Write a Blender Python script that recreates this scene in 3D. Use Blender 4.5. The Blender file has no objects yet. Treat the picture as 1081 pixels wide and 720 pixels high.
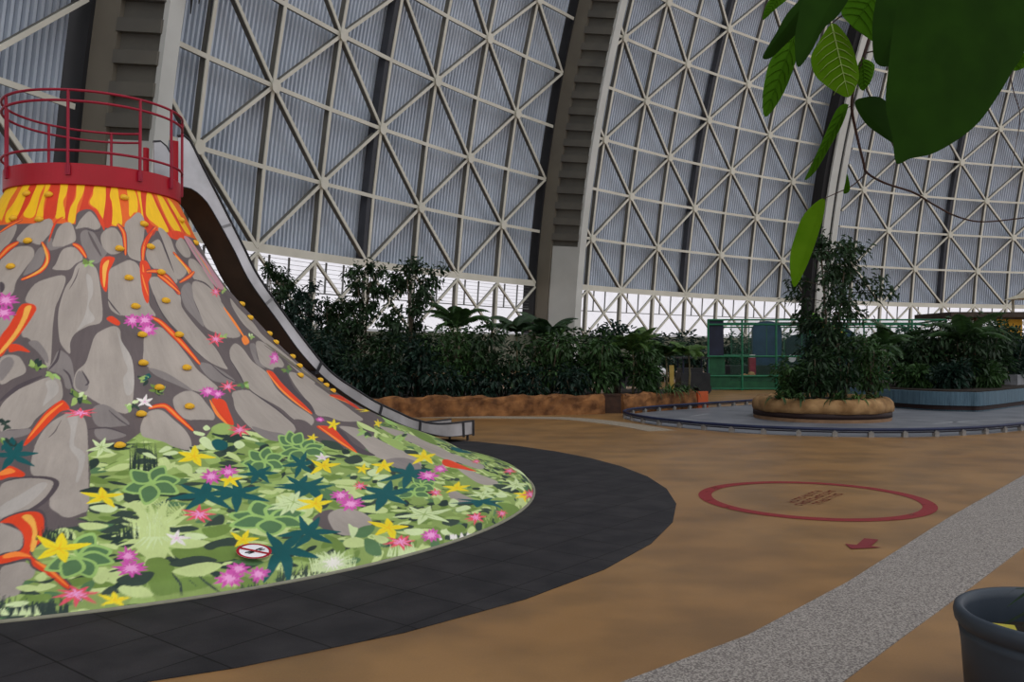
import bpy, bmesh, math, random
import numpy as np
from mathutils import Vector, Matrix
R_ = random.Random(7)
C = bpy.context.scene.collection
PI = math.pi

# ------------------------------------------------------------------ helpers
def lin(c):
    c = c / 255.0
    return c / 12.92 if c <= 0.04045 else ((c + 0.055) / 1.055) ** 2.4
def rgb(r, g, b, k=1.0):
    return (min(1, lin(r) * k), min(1, lin(g) * k), min(1, lin(b) * k), 1.0)
def tag(o, label=None, cat=None, group=None, kind=None):
    if label: o['label'] = label
    if cat: o['category'] = cat
    if group: o['group'] = group
    if kind: o['kind'] = kind
    return o
def empty(name, loc=(0, 0, 0), label=None, cat=None, group=None, rz=0):
    o = bpy.data.objects.new(name, None)
    o.empty_display_size = 0.2
    o.location = loc; o.rotation_euler = (0, 0, rz)
    C.objects.link(o)
    return tag(o, label, cat, group)
class MB:
    """collects faces, builds one mesh object"""
    def __init__(s): s.v = []; s.f = []; s.m = []; s.mi = 0
    def add(s, vs, fs):
        n = len(s.v); s.v += [tuple(p) for p in vs]
        for f in fs: s.f.append(tuple(n + i for i in f)); s.m.append(s.mi)
    def box(s, c, size, rz=0, M=None):
        hx, hy, hz = (q / 2 for q in size); cs, sn = math.cos(rz), math.sin(rz); vs = []
        for z in (-hz, hz):
            for x, y in ((-hx, -hy), (hx, -hy), (hx, hy), (-hx, hy)):
                p = (c[0] + x * cs - y * sn, c[1] + x * sn + y * cs, c[2] + z)
                vs.append(M @ Vector(p) if M else p)
        s.add(vs, [(3, 2, 1, 0), (4, 5, 6, 7), (0, 1, 5, 4), (1, 2, 6, 5), (2, 3, 7, 6), (3, 0, 4, 7)])
    def bar(s, a, b, w, d, up=(0, 0, 1)):
        a, b = Vector(a), Vector(b); t = (b - a).normalized(); u = Vector(up)
        x = t.cross(u)
        if x.length < 1e-4: x = t.cross(Vector((1, 0, 0)))
        x.normalize(); y = x.cross(t).normalized(); vs = []
        for p in (a, b):
            for i, j in ((-1, -1), (1, -1), (1, 1), (-1, 1)): vs.append(p + x * (i * w / 2) + y * (j * d / 2))
        s.add(vs, [(3, 2, 1, 0), (4, 5, 6, 7), (0, 1, 5, 4), (1, 2, 6, 5), (2, 3, 7, 6), (3, 0, 4, 7)])
    def tube(s, pts, r, n=8, closed=False):
        pts = [Vector(p) for p in pts]; N = len(pts)
        rs = r if isinstance(r, (list, tuple)) else [r] * N
        vs = []; pu = None
        for i, p in enumerate(pts):
            if closed: t = pts[(i + 1) % N] - pts[i - 1]
            else: t = pts[min(i + 1, N - 1)] - pts[max(i - 1, 0)]
            t.normalize()
            u = pu - t * pu.dot(t) if pu is not None else t.orthogonal()
            if u.length < 1e-5: u = t.orthogonal()
            u.normalize(); w = t.cross(u); pu = u
            for k in range(n):
                a = 2 * PI * k / n; vs.append(p + (u * math.cos(a) + w * math.sin(a)) * rs[i])
        fs = []
        for i in range(N if closed else N - 1):
            j = (i + 1) % N
            for k in range(n): fs.append((i * n + k, i * n + (k + 1) % n, j * n + (k + 1) % n, j * n + k))
        if not closed: fs += [tuple(range(n - 1, -1, -1)), tuple((N - 1) * n + k for k in range(n))]
        s.add(vs, fs)
    def lathe(s, prof, c=(0, 0, 0), n=48, a0=0, a1=2 * PI):
        full = abs(a1 - a0 - 2 * PI) < 1e-6; m = n if full else n + 1; vs = []
        for r, z in prof:
            for k in range(m):
                a = a0 + (a1 - a0) * k / n; vs.append((c[0] + r * math.cos(a), c[1] + r * math.sin(a), c[2] + z))
        fs = []
        for i in range(len(prof) - 1):
            for k in range(n):
                l = (k + 1) % m; fs.append((i * m + k, i * m + l, (i + 1) * m + l, (i + 1) * m + k))
        s.add(vs, fs)
    def poly(s, pts, z0, z1):
        n = len(pts); vs = [(x, y, z0) for x, y in pts] + [(x, y, z1) for x, y in pts]
        s.add(vs, [tuple(range(n, 2 * n)), tuple(range(n - 1, -1, -1))] + [(i, (i + 1) % n, n + (i + 1) % n, n + i) for i in range(n)])
    def build(s, name, mat, parent=None, smooth=False, label=None):
        me = bpy.data.meshes.new(name); me.from_pydata(s.v, [], s.f)
        mats = mat if isinstance(mat, list) else [mat]
        for q in mats: me.materials.append(q)
        if len(mats) > 1: me.polygons.foreach_set('material_index', s.m)
        if smooth: me.polygons.foreach_set('use_smooth', [True] * len(me.polygons))
        me.update()
        o = bpy.data.objects.new(name, me); C.objects.link(o)
        if parent:
            o.parent = parent
            L = Vector(parent.location); q = parent.parent
            while q: L += Vector(q.location); q = q.parent
            if abs(parent.rotation_euler.z) < 1e-9: o.data.transform(Matrix.Translation(-L))
        if label: o['label'] = label
        return o
def copy_tree(o, parent=None):
    c = o.copy(); C.objects.link(c); c.parent = parent
    for ch in list(o.children): copy_tree(ch, c)
    return c
def catmull(p, n=8, closed=False):
    p = [Vector(q) for q in p]; N = len(p); out = []
    for i in range(N if closed else N - 1):
        if closed: a, b, c, d = p[i - 1], p[i], p[(i + 1) % N], p[(i + 2) % N]
        else: a, b, c, d = p[max(i - 1, 0)], p[i], p[i + 1], p[min(i + 2, N - 1)]
        for k in range(n):
            u = k / n
            out.append(0.5 * (2 * b + (c - a) * u + (2 * a - 5 * b + 4 * c - d) * u * u + (3 * b - a - 3 * c + d) * u ** 3))
    if not closed: out.append(p[-1])
    return out

# ------------------------------------------------------------------ materials
def mat(name, c1, c2=None, scale=5.0, rough=0.7, metal=0.0, bump=0.0, detail=4.0, spec=0.3, island=0.0, mix=(0.35, 0.65), trans=0.0, stretch=None):
    m = bpy.data.materials.new(name); m.use_nodes = True; nt = m.node_tree; N = nt.nodes; L = nt.links
    b = N['Principled BSDF']; b.inputs['Roughness'].default_value = rough; b.inputs['Metallic'].default_value = metal
    b.inputs['Specular IOR Level'].default_value = spec
    tc = N.new('ShaderNodeTexCoord'); nz = N.new('ShaderNodeTexNoise'); nz.inputs['Scale'].default_value = scale; nz.inputs['Detail'].default_value = detail
    src = tc.outputs['Object']
    if stretch:
        mp = N.new('ShaderNodeMapping'); mp.inputs['Scale'].default_value = stretch; L.new(src, mp.inputs[0]); src = mp.outputs[0]
    L.new(src, nz.inputs['Vector'])
    cr = N.new('ShaderNodeValToRGB'); cr.color_ramp.elements[0].position = mix[0]; cr.color_ramp.elements[1].position = mix[1]
    cr.color_ramp.elements[0].color = c1; cr.color_ramp.elements[1].color = c2 or tuple(min(1, q * 1.18) for q in c1[:3]) + (1,)
    L.new(nz.outputs['Fac'], cr.inputs[0]); col = cr.outputs[0]
    if island:
        g = N.new('ShaderNodeNewGeometry'); hs = N.new('ShaderNodeHueSaturation')
        mr = N.new('ShaderNodeMapRange'); mr.inputs[3].default_value = 1 - island; mr.inputs[4].default_value = 1 + island
        L.new(g.outputs['Random Per Island'], mr.inputs[0]); L.new(mr.outputs[0], hs.inputs['Value']); L.new(col, hs.inputs['Color']); col = hs.outputs[0]
    L.new(col, b.inputs['Base Color'])
    if bump:
        bp = N.new('ShaderNodeBump'); bp.inputs['Strength'].default_value = bump; bp.inputs['Distance'].default_value = 0.02
        L.new(nz.outputs['Fac'], bp.inputs['Height']); L.new(bp.outputs[0], b.inputs['Normal'])
    if trans:
        tr = N.new('ShaderNodeBsdfTranslucent'); L.new(col, tr.inputs[0]); mx = N.new('ShaderNodeMixShader'); mx.inputs[0].default_value = trans
        L.new(b.outputs[0], mx.inputs[1]); L.new(tr.outputs[0], mx.inputs[2]); L.new(mx.outputs[0], N['Material Output'].inputs[0])
    return m
# overall reflectance of the main surfaces
MURAL_GAIN = 1.08; SHEET_K = 1.7; TRUSS_K = 1.15; FLOOR_K = .8; PATH_K = .78; RUB_K = .85; LEAF_K = .75; ROCK_K = .85; TRACK_K = 1.0; POT_K = .5; HANG_K = .95
SKY = .9; SUN = .5
MURAL = """
M crown
P ye 1 -2492,5325 -2448,5442 -2098,5441 -2097,5257 -2062,5061 -2089,5025
P ye 1 -1981,5442 -1871,5449 -1854,5218 -1868,5028 -1964,4977 -2036,5097 -1995,5228
P ye 1 -1780,5446 -1677,5447 -1686,5309 -1672,5154 -1671,5039 -1731,5022 -1796,5072 -1773,5214
P ye 1 -1659,5447 -1605,5447 -1616,5288 -1605,5153 -1580,5019 -1639,4982 -1655,5153 -1652,5347
P ye 1 -1491,5447 -1412,5449 -1404,5310 -1420,5212 -1375,5042 -1406,5012 -1465,5030 -1474,5211
P ye 1 -1307,5449 -1224,5447 -1245,5298 -1281,5180 -1292,4970 -1345,4986 -1343,5139 -1305,5275
P ye 1 -1127,5449 -1004,5449 -1011,5299 -1042,5064 -1064,5043 -1091,5136 -1168,5217 -1137,5326
P ye 1 -942,5450 -879,5449 -874,5295 -876,5006 -923,4962 -976,4995 -953,5228 -969,5323
P ye 1 -762,5445 -685,5444 -668,5324 -704,5163 -740,5148 -797,5092 -777,5269
P ye 1 -637,5440 -585,5440 -612,5215 -638,5037 -673,5032 -654,5228
P zr 1 -1219,5449 -1127,5449 -1160,5305 -1180,5206 -1105,5116 -1053,4949 -1119,5000 -1257,5048 -1229,5300
P zr 1 -999,5445 -942,5450 -969,5323 -953,5189 -978,4966 -1033,4932 -1043,5045 -1012,5279
P zr 1 -596,5438 -513,5428 -596,5237 -594,5044 -542,4974 -638,4864 -656,5035
P zr 1 -1871,5449 -1780,5446 -1781,5234 -1806,5082 -1841,4988 -1854,5218
P zr 1 -1590,5446 -1495,5449 -1474,5211 -1470,5020 -1561,5000 -1589,5153
P zr 1 -1398,5448 -1324,5448 -1320,5275 -1350,5138 -1354,4986 -1379,5042 -1393,5291
P ye 1 -520,5411 -456,5427 -433,5263 -389,4998 -448,4950 -521,5016 -610,5119 -580,5259
P ye 1 -361,5417 -269,5409 -231,5238 -186,5011 -265,4969 -340,5083
P ye 1 -176,5406 -87,5371 -18,5196 41,5018 -72,4990 -147,5135
P zr 1 -430,5419 -428,5323 -418,5201 -400,5076 -381,4973 -365,4932 -351,4922 -337,4931 -338,4948 -344,4992 -359,5097 -380,5219 -398,5337 -414,5427
P zr 1 -250,5401 -231,5323 -200,5218 -167,5086 -139,4977 -123,4984 -129,5101 -152,5238 -194,5340 -234,5408
P lr 1 -420,4944 -288,4994 -158,4986 -128,4941 -276,4879 -385,4881
M rock
P rk 1 -1973,4844 -1902,4935 -1821,4940 -1797,4834 -1808,4720 -1844,4585
P rk 1 -1740,4832 -1693,4926 -1626,4963 -1519,5010 -1475,4963 -1465,4868 -1500,4773 -1536,4695 -1608,4724 -1674,4716 -1752,4756
P rk 1 -1422,4888 -1384,4956 -1325,4968 -1286,4894 -1263,4762 -1318,4701 -1406,4649 -1437,4697 -1433,4793
P rm 1 -1484,4754 -1449,4773 -1428,4678 -1351,4680 -1427,4629 -1467,4658
P sh 1 -1279,4970 -1274,5085 -1192,5138 -1120,5105 -1066,4948 -1067,4890 -1271,4876
P rk 1 -1263,4943 -1241,5011 -1176,5110 -1134,5085 -1079,4985 -1073,4928 -1119,4896 -1190,4919 -1273,4895
P rm 1 -1231,4840 -1183,4891 -1118,4848 -1070,4717 -1025,4644 -1062,4542 -1106,4478 -1150,4515 -1211,4688
P sh 1 -1173,4860 -1154,4790 -1127,4705 -1099,4630 -1076,4577 -1070,4584 -1084,4645 -1108,4722 -1138,4804 -1166,4866
P rk 1 -1068,4833 -1014,4915 -946,4931 -901,4831 -895,4696 -931,4633 -1004,4606 -1059,4699
P rk 1 -856,4989 -784,5075 -697,5154 -651,5093 -673,4955 -728,4754 -777,4551 -832,4554 -872,4619 -862,4816
P rk 1 -1375,4463 -1356,4622 -1303,4673 -1232,4647 -1199,4532 -1243,4469 -1288,4385 -1386,4391
P rm 1 -1549,4559 -1528,4657 -1481,4638 -1468,4440 -1543,4316 -1569,4336
P rk 1 -1805,4494 -1762,4641 -1663,4681 -1585,4657 -1549,4559 -1574,4398 -1590,4232 -1571,4085 -1588,4022 -1648,4064
P dk 1 -1697,4216 -1665,4201 -1640,4138 -1639,4085 -1654,4085
P rk 1 -727,4617 -681,4741 -572,4840 -534,4800 -525,4643 -533,4479 -541,4307 -615,4255 -651,4401 -709,4477
P rk 1 -523,4977 -464,4986 -406,4878 -412,4719 -388,4520 -410,4433 -526,4331 -532,4437 -515,4625 -512,4843
P rk 1 -314,4873 -223,4907 -188,4773 -237,4675 -332,4661 -376,4784
P rk 1 -269,4640 -178,4633 -123,4495 -156,4270 -229,4054 -282,4208 -363,4353 -328,4549
P pp 1 -179,4933 -69,4931 -2,4802 126,4573 69,4300 -128,4274 -126,4558 -158,4738
P lo 1 -95,4785 -74,4696 -55,4584 -64,4475 -78,4391 -63,4396 -26,4489 -5,4602 -36,4711 -80,4792
P rk 1 -133,4859 -113,4759 -90,4619 -88,4435 -106,4274 -89,4281 -44,4452 -36,4640 -72,4776 -116,4866
P rk 1 -1466,4191 -1376,4287 -1311,4311 -1289,4238 -1303,4005 -1311,3880 -1301,3636 -1290,3457 -1275,3178 -1282,3118 -1311,3258 -1383,3476 -1421,3515 -1434,3654 -1412,3836 -1417,3898 -1481,3980
P rm 1 -1385,3436 -1348,3456 -1296,3298 -1287,3178 -1334,3318
P rk 1 -1255,4282 -1241,4428 -1202,4491 -1128,4456 -1097,4355 -1081,4080 -1082,3723 -1144,3650 -1197,3558 -1215,3437 -1209,3297 -1240,3377 -1263,3497 -1292,3839 -1284,4133
P rl 1 -1171,4329 -1136,4289 -1125,4099 -1148,3907 -1115,3742 -1158,3660 -1191,3598 -1161,3802 -1151,4076
P sh 1 -1220,4409 -1226,4357 -1235,4286 -1248,4204 -1259,4135 -1257,4133 -1243,4198 -1228,4280 -1221,4354 -1218,4408
P rm 1 -1281,3098 -1270,3178 -1256,3337 -1217,3277 -1195,3157 -1181,2893 -1205,2855 -1227,3016
P dk 1 -1253,3359 -1256,3299 -1260,3225 -1269,3158 -1277,3102 -1274,3094 -1262,3141 -1250,3210 -1248,3292 -1250,3356
P dk 1 -1226,3093 -1216,3058 -1204,3009 -1194,2927 -1186,2852 -1184,2854 -1188,2932 -1198,3022 -1212,3074 -1225,3101
P rk 1 -1115,3519 -1080,3601 -1029,3653 -1002,3603 -1002,3460 -974,3254 -975,3046 -992,2754 -1009,2563 -1029,2501 -1069,2572 -1114,2683 -1144,2769 -1180,2853 -1180,3055 -1149,3176 -1134,3337
P rl 1 -1016,3623 -1002,3460 -974,3254 -977,3004 -992,2796 -1015,2756 -1017,2965 -995,3089 -1005,3255
P rm 1 -1179,3015 -1164,3075 -1135,2911 -1144,2810 -1175,2863
P dk 1 -1160,3072 -1149,3000 -1139,2928 -1141,2911 -1146,2896 -1145,2887 -1137,2894 -1132,2934 -1144,3011 -1158,3077
P rk 1 -1025,4382 -967,4469 -881,4543 -834,4534 -806,4445 -823,4231 -819,3993 -819,3928 -807,3796 -881,3785 -961,3791 -1007,3809 -1043,3913 -1040,4126
P dk 1 -1049,4016 -1040,3968 -1026,3907 -1008,3850 -993,3808 -990,3813 -1003,3861 -1019,3921 -1034,3978 -1047,4021
P rk 1 -916,3336 -890,3544 -815,3652 -770,3569 -746,3421 -726,3228 -717,3074 -692,2939 -678,2802 -750,2755 -805,2840 -843,2974 -905,3085 -928,3191
P rm 1 -916,3106 -854,3039 -796,2861 -784,2771 -841,2887 -895,2999
P rk 1 -762,4302 -690,4343 -628,4253 -586,4104 -619,3945 -603,3727 -575,3533 -557,3357 -566,3155 -574,3065 -632,3158 -671,3314 -698,3507 -730,3656 -769,3846 -770,4085
P rm 1 -693,3161 -637,3136 -591,2997 -581,2881 -660,2890 -691,2983
P dk 1 -641,3157 -630,3069 -615,2969 -593,2911 -574,2877 -572,2883 -588,2923 -608,2983 -625,3079 -639,3161
P rk 1 -403,4304 -305,4328 -262,4211 -229,4054 -267,3819 -289,3634 -322,3541 -410,3516 -490,3580 -538,3666 -512,3888 -481,4116
P rm 1 -566,4151 -492,4270 -430,4278 -502,4024 -526,3776 -549,3665 -575,3795 -597,3947
P rk 1 -481,3334 -406,3437 -379,3357 -386,3170 -357,3000 -394,2758 -391,2522 -379,2260 -455,2109 -480,2257 -481,2467 -535,2732 -533,2969 -523,3153
P rk 1 -638,2703 -604,2756 -546,2747 -524,2607 -504,2393 -510,2166 -535,2058 -623,1928 -656,1975 -674,2181 -675,2316 -669,2492
P rm 1 -663,2205 -628,2105 -588,2026 -623,1928 -659,1962 -671,2111
P rk 1 -867,2672 -833,2756 -795,2784 -767,2724 -759,2585 -756,2442 -773,2348 -809,2347 -855,2383 -873,2493
P sh 1 -847,2365 -774,2343 -792,2291 -837,2281
P rk 1 -993,2313 -971,2468 -948,2531 -915,2524 -893,2382 -876,2230 -876,2053 -894,1906 -928,1973 -946,2055 -975,2115 -996,2171
P rk 1 -219,3451 -125,3453 -95,3282 -137,3108 -261,3041 -324,3071 -329,3192
P rm 1 -306,3403 -241,3428 -331,3216 -336,3071 -373,3146
P rk 1 -176,2983 -98,2962 -40,2834 -15,2628 -19,2411 -56,2217 -104,2055 -251,2101 -296,2224 -344,2276 -305,2441 -259,2707 -225,2860
P rk 1 -20,4126 -29,3983 5,3770 -36,3576 44,3331 97,3066 88,2872 -49,2779 -59,3051 -72,3282 -131,3525 -178,3734 -124,3996
P br 1 -103,3454 -21,3281 41,3083 110,2812 171,2554 67,2635 19,2950 -62,3193
P sh 1 -146,3402 -112,3311 -72,3188 -42,3067 -13,2931 18,2760 32,2577 25,2418 -5,2259 -62,2059 -107,1898 -99,1902 -48,2064 19,2266 58,2426 71,2588 57,2772 19,2945 -16,3081 -52,3199 -99,3320 -138,3408
P rk 1 -320,2036 -252,1960 -240,1805 -253,1578 -257,1369 -279,1150 -351,1026 -390,1103 -397,1290 -401,1448 -353,1710 -334,1907
P rm 1 -397,1309 -313,1270 -304,1106 -360,1006 -405,1103
P rk 1 -79,1883 -1,1742 36,1565 23,1370 -15,1166 -49,996 -127,939 -154,1158 -118,1433 -117,1620
P rk 1 -70,1099 -20,1009 28,819 52,659 -33,668 -80,819 -112,992
P rk 1 -158,908 -115,755 -111,574 -133,437 -174,422 -209,520 -194,679
P rk 1 -379,608 -342,618 -350,469 -363,376 -411,401 -408,491
P rk 1 -1209,2485 -1185,2534 -1149,2487 -1135,2344 -1130,2067 -1126,1595 -1124,1151 -1134,1076 -1157,1034 -1173,1103 -1188,1207 -1190,1432 -1197,1554 -1238,1686 -1251,2028 -1247,2252 -1231,2403
P rl 1 -1188,2482 -1162,2479 -1162,2282 -1162,2076 -1135,1929 -1144,1554 -1150,1557 -1148,1840 -1172,2055 -1175,2307
P sh 1 -1205,2433 -1210,2370 -1215,2296 -1221,2243 -1226,2206 -1225,2202 -1219,2234 -1212,2287 -1208,2364 -1204,2430
P rk 1 -1386,2624 -1361,2822 -1320,2920 -1274,2998 -1236,2987 -1217,2855 -1214,2713 -1238,2633 -1272,2471 -1284,2345 -1330,2329 -1352,2310
P rl 1 -1275,2938 -1245,2957 -1228,2816 -1254,2676 -1265,2636 -1262,2818
P rk 1 -1470,3239 -1415,3279 -1373,3179 -1354,3060 -1389,2981 -1424,2923
P rm 1 -1461,3180 -1437,3259 -1408,3180 -1415,3021 -1429,2962
P rk 1 -1565,3744 -1527,3794 -1494,3744 -1493,3614 -1506,3525 -1516,3505
P rm 1 -1351,2299 -1317,2317 -1279,2334 -1278,2257 -1308,2206 -1341,2200
P rm 1 -1123,2558 -1096,2639 -1060,2571 -1021,2366 -1048,2326 -1106,2338
P rm 1 -1114,2295 -1066,2284 -1036,2182 -1099,2129
P dk 1 -1130,2294 -1109,2302 -1082,2299 -1056,2251 -1035,2202 -1035,2210 -1054,2268 -1081,2322 -1109,2320 -1131,2302
P dk 1 -1074,2549 -1062,2484 -1047,2408 -1033,2353 -1023,2317 -1022,2323 -1031,2366 -1044,2423 -1060,2496 -1073,2554
P dk 1 -1394,2697 -1377,2762 -1355,2848 -1323,2930 -1294,3000 -1298,3018 -1331,2971 -1367,2896 -1388,2798 -1398,2712
P dk 1 -1285,1505 -1271,1622 -1240,1652 -1197,1619 -1179,1507 -1193,1269 -1216,1124 -1239,1030 -1256,1016
P rk 1 -1285,1499 -1270,1601 -1238,1620 -1203,1586 -1190,1512 -1199,1314 -1218,1175 -1241,1076 -1258,1054
P rl 1 -1267,1222 -1243,1375 -1216,1538 -1201,1502 -1221,1255 -1249,1115 -1260,1096
P sh 1 -1189,1018 -1169,1053 -1132,988 -1126,942 -1166,922 -1183,891
P rk 1 -1256,1016 -1238,998 -1220,909 -1215,808 -1216,728 -1231,716 -1240,680
P rk 1 -1232,510 -1220,577 -1204,589 -1188,470 -1189,366 -1197,322 -1198,187 -1210,161 -1217,138
P sh 1 -757,698 -725,775 -699,757 -730,523 -755,442 -758,573
P rk 1 -719,722 -689,769 -661,736 -646,627 -660,486 -689,406 -728,354 -746,422 -735,594
P dk 1 -544,2731 -533,2663 -521,2572 -511,2489 -505,2399 -505,2278 -507,2177 -504,2182 -498,2288 -496,2413 -502,2506 -512,2588 -527,2674 -541,2737
P sh 1 -485,2244 -442,2211 -451,2076 -503,2010 -529,2055
P dk 1 -772,4083 -773,3971 -767,3820 -745,3660 -719,3501 -687,3354 -662,3245 -659,3250 -681,3363 -711,3513 -737,3672 -759,3829 -767,3977 -768,4086
P dk 1 -533,4839 -533,4752 -532,4639 -533,4526 -534,4436 -530,4439 -522,4532 -518,4647 -521,4758 -527,4841
P dk 1 -891,4565 -866,4550 -836,4535 -809,4528 -788,4526 -786,4533 -804,4543 -830,4553 -862,4564 -889,4571
P dk 1 -1196,4896 -1161,4880 -1119,4868 -1087,4880 -1066,4897 -1067,4903 -1089,4894 -1118,4885 -1159,4893 -1195,4902
P dk 1 -384,4346 -338,4331 -282,4310 -250,4270 -229,4235 -219,4242 -228,4287 -259,4333 -324,4350 -379,4354
P dk 1 -520,3197 -529,3086 -537,2964 -542,2905 -544,2875 -541,2878 -535,2912 -528,2974 -521,3094 -517,3201
M lava
P dk 1 -1820,4491 -1793,4549 -1763,4619 -1734,4667 -1714,4708 -1741,4745 -1784,4729 -1831,4684 -1855,4600 -1857,4521
P lr 1 -1827,4496 -1800,4555 -1770,4625 -1739,4674 -1718,4715 -1736,4738 -1778,4722 -1824,4678 -1847,4594 -1851,4516
P lo 1 -1834,4502 -1813,4566 -1785,4641 -1750,4688 -1723,4721 -1731,4731 -1767,4708 -1808,4663 -1833,4583 -1844,4510
P dk 1 -1974,4855 -1933,4880 -1884,4917 -1824,4959 -1778,4996 -1792,5013 -1851,4989 -1920,4952 -1968,4910 -1996,4873
P lr 1 -1978,4859 -1937,4884 -1887,4921 -1827,4962 -1781,4999 -1790,5010 -1848,4986 -1916,4949 -1964,4906 -1992,4870
P lo 1 -1982,4862 -1945,4890 -1896,4929 -1833,4969 -1783,5002 -1787,5007 -1842,4979 -1908,4941 -1956,4900 -1988,4866
P dk 1 -1531,4715 -1502,4657 -1473,4590 -1465,4543 -1464,4494 -1468,4441 -1483,4385 -1527,4322 -1567,4271 -1551,4235 -1505,4273 -1454,4331 -1430,4397 -1421,4468 -1423,4538 -1440,4609 -1478,4681 -1515,4734
P lr 1 -1528,4718 -1498,4661 -1469,4592 -1460,4542 -1459,4492 -1464,4436 -1479,4379 -1523,4315 -1564,4265 -1554,4241 -1508,4280 -1457,4337 -1433,4402 -1425,4471 -1427,4538 -1444,4607 -1481,4678 -1518,4731
P lo 1 -1525,4722 -1494,4666 -1462,4597 -1451,4541 -1449,4486 -1455,4426 -1473,4367 -1519,4305 -1561,4258 -1557,4248 -1512,4290 -1463,4349 -1442,4412 -1435,4477 -1437,4539 -1452,4603 -1486,4673 -1521,4727
P ly 1 -1513,4694 -1480,4613 -1450,4520 -1448,4463 -1461,4409 -1500,4337 -1535,4278 -1531,4269 -1491,4321 -1449,4389 -1432,4451 -1437,4522 -1470,4619 -1508,4697
P dk 1 -1284,4696 -1265,4670 -1241,4641 -1213,4589 -1186,4543 -1169,4563 -1185,4626 -1213,4693 -1250,4724 -1278,4729
P lr 1 -1283,4702 -1263,4676 -1239,4646 -1210,4593 -1183,4546 -1172,4559 -1188,4622 -1216,4688 -1251,4718 -1279,4723
P lo 1 -1282,4708 -1260,4688 -1232,4658 -1203,4601 -1180,4550 -1175,4556 -1194,4613 -1223,4676 -1255,4706 -1280,4717
P dk 1 -930,4970 -915,4926 -899,4861 -899,4734 -900,4616 -880,4619 -862,4743 -854,4882 -880,4959 -911,4993
P lr 1 -927,4974 -911,4929 -894,4863 -895,4735 -897,4616 -884,4619 -867,4742 -858,4880 -884,4955 -915,4989
P lo 1 -924,4979 -903,4937 -884,4868 -887,4737 -893,4617 -888,4618 -875,4740 -869,4875 -892,4948 -918,4985
P lr 1 -1465,4734 -1462,4792 -1456,4864 -1448,4925 -1435,4975 -1413,5007 -1392,5028 -1396,5036 -1422,5022 -1451,4991 -1467,4937 -1474,4872 -1474,4797 -1471,4736
P lr 1 -1125,5149 -1104,5087 -1078,5014 -1061,4949 -1046,4900 -1036,4905 -1037,4961 -1050,5034 -1082,5106 -1115,5157
P lr 1 -1074,4521 -1039,4573 -977,4565 -993,4487 -1025,4382 -1035,4254 -1052,4104 -1079,4208 -1086,4377
P ly 1 -1062,4461 -1018,4529 -1041,4380 -1060,4167 -1068,4273
P dk 1 -556,5002 -620,4939 -686,4855 -729,4778 -758,4698 -774,4603 -780,4530 -756,4533 -737,4606 -712,4692 -683,4758 -647,4826 -589,4912 -535,4984
P lr 1 -553,4999 -616,4935 -682,4852 -724,4776 -753,4697 -769,4604 -775,4531 -760,4532 -741,4605 -716,4692 -687,4760 -651,4829 -593,4915 -539,4987
P lo 1 -549,4995 -609,4929 -673,4845 -714,4772 -742,4696 -761,4604 -771,4531 -765,4532 -749,4605 -727,4694 -698,4765 -660,4835 -599,4921 -543,4990
P lr 1 -796,4508 -745,4554 -724,4496 -732,4370 -785,4235 -808,4038 -832,3970 -836,4144
P dk 1 -762,4389 -727,4392 -686,4385 -658,4347 -635,4290 -618,4203 -607,4124 -594,4105 -568,4130 -583,4147 -563,4160 -562,4173 -567,4256 -582,4352 -613,4415 -658,4453 -715,4448 -757,4429
P lr 1 -761,4396 -725,4400 -683,4393 -654,4354 -630,4296 -613,4208 -602,4130 -590,4112 -571,4133 -581,4144 -568,4152 -567,4167 -572,4251 -588,4345 -618,4408 -661,4445 -717,4440 -758,4421
P lo 1 -760,4403 -723,4411 -677,4408 -644,4370 -618,4310 -602,4220 -592,4140 -584,4124 -574,4136 -578,4141 -574,4141 -578,4156 -584,4238 -600,4331 -629,4393 -667,4430 -719,4428 -759,4414
P lo 1 -778,4489 -793,4396 -808,4274 -815,4151 -817,4057 -811,4060 -802,4157 -792,4280 -780,4400 -772,4491
P dk 1 -452,4685 -428,4611 -402,4523 -383,4464 -378,4433 -435,4379 -498,4325 -497,4302 -430,4348 -342,4426 -326,4503 -353,4562 -390,4642 -428,4706
P lr 1 -448,4689 -423,4615 -397,4527 -377,4468 -375,4432 -434,4375 -497,4320 -497,4306 -430,4352 -346,4426 -332,4499 -358,4558 -395,4638 -432,4702
P lo 1 -443,4693 -415,4622 -386,4536 -365,4477 -366,4430 -433,4368 -497,4316 -497,4310 -431,4358 -354,4428 -346,4490 -370,4549 -403,4631 -437,4698
P ly 1 -441,4653 -414,4578 -389,4494 -386,4443 -388,4413 -381,4417 -371,4452 -370,4508 -399,4590 -434,4658
P lr 1 -534,4980 -579,4958 -636,4910 -687,4819 -720,4738 -714,4735 -673,4812 -621,4897 -573,4941 -532,4971
P lr 1 -1492,3907 -1464,3935 -1424,3919 -1404,3867 -1406,3796 -1420,3654 -1439,3495 -1457,3397 -1473,3259 -1514,3495 -1504,3634 -1498,3764
P ly 1 -1464,3887 -1432,3892 -1434,3674 -1453,3456 -1478,3289 -1486,3338 -1463,3565 -1457,3754
P lr 1 -1459,3407 -1427,3417 -1389,3367 -1364,3314 -1410,3334 -1445,3318
P lr 1 -1059,3755 -1032,3783 -997,3706 -1010,3660 -1049,3714
P dk 1 -841,3760 -826,3734 -808,3696 -795,3644 -780,3580 -764,3509 -748,3434 -734,3351 -721,3269 -709,3191 -700,3135 -683,3165 -686,3230 -692,3316 -701,3405 -713,3494 -728,3574 -746,3644 -763,3706 -783,3757 -809,3788 -829,3803
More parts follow.
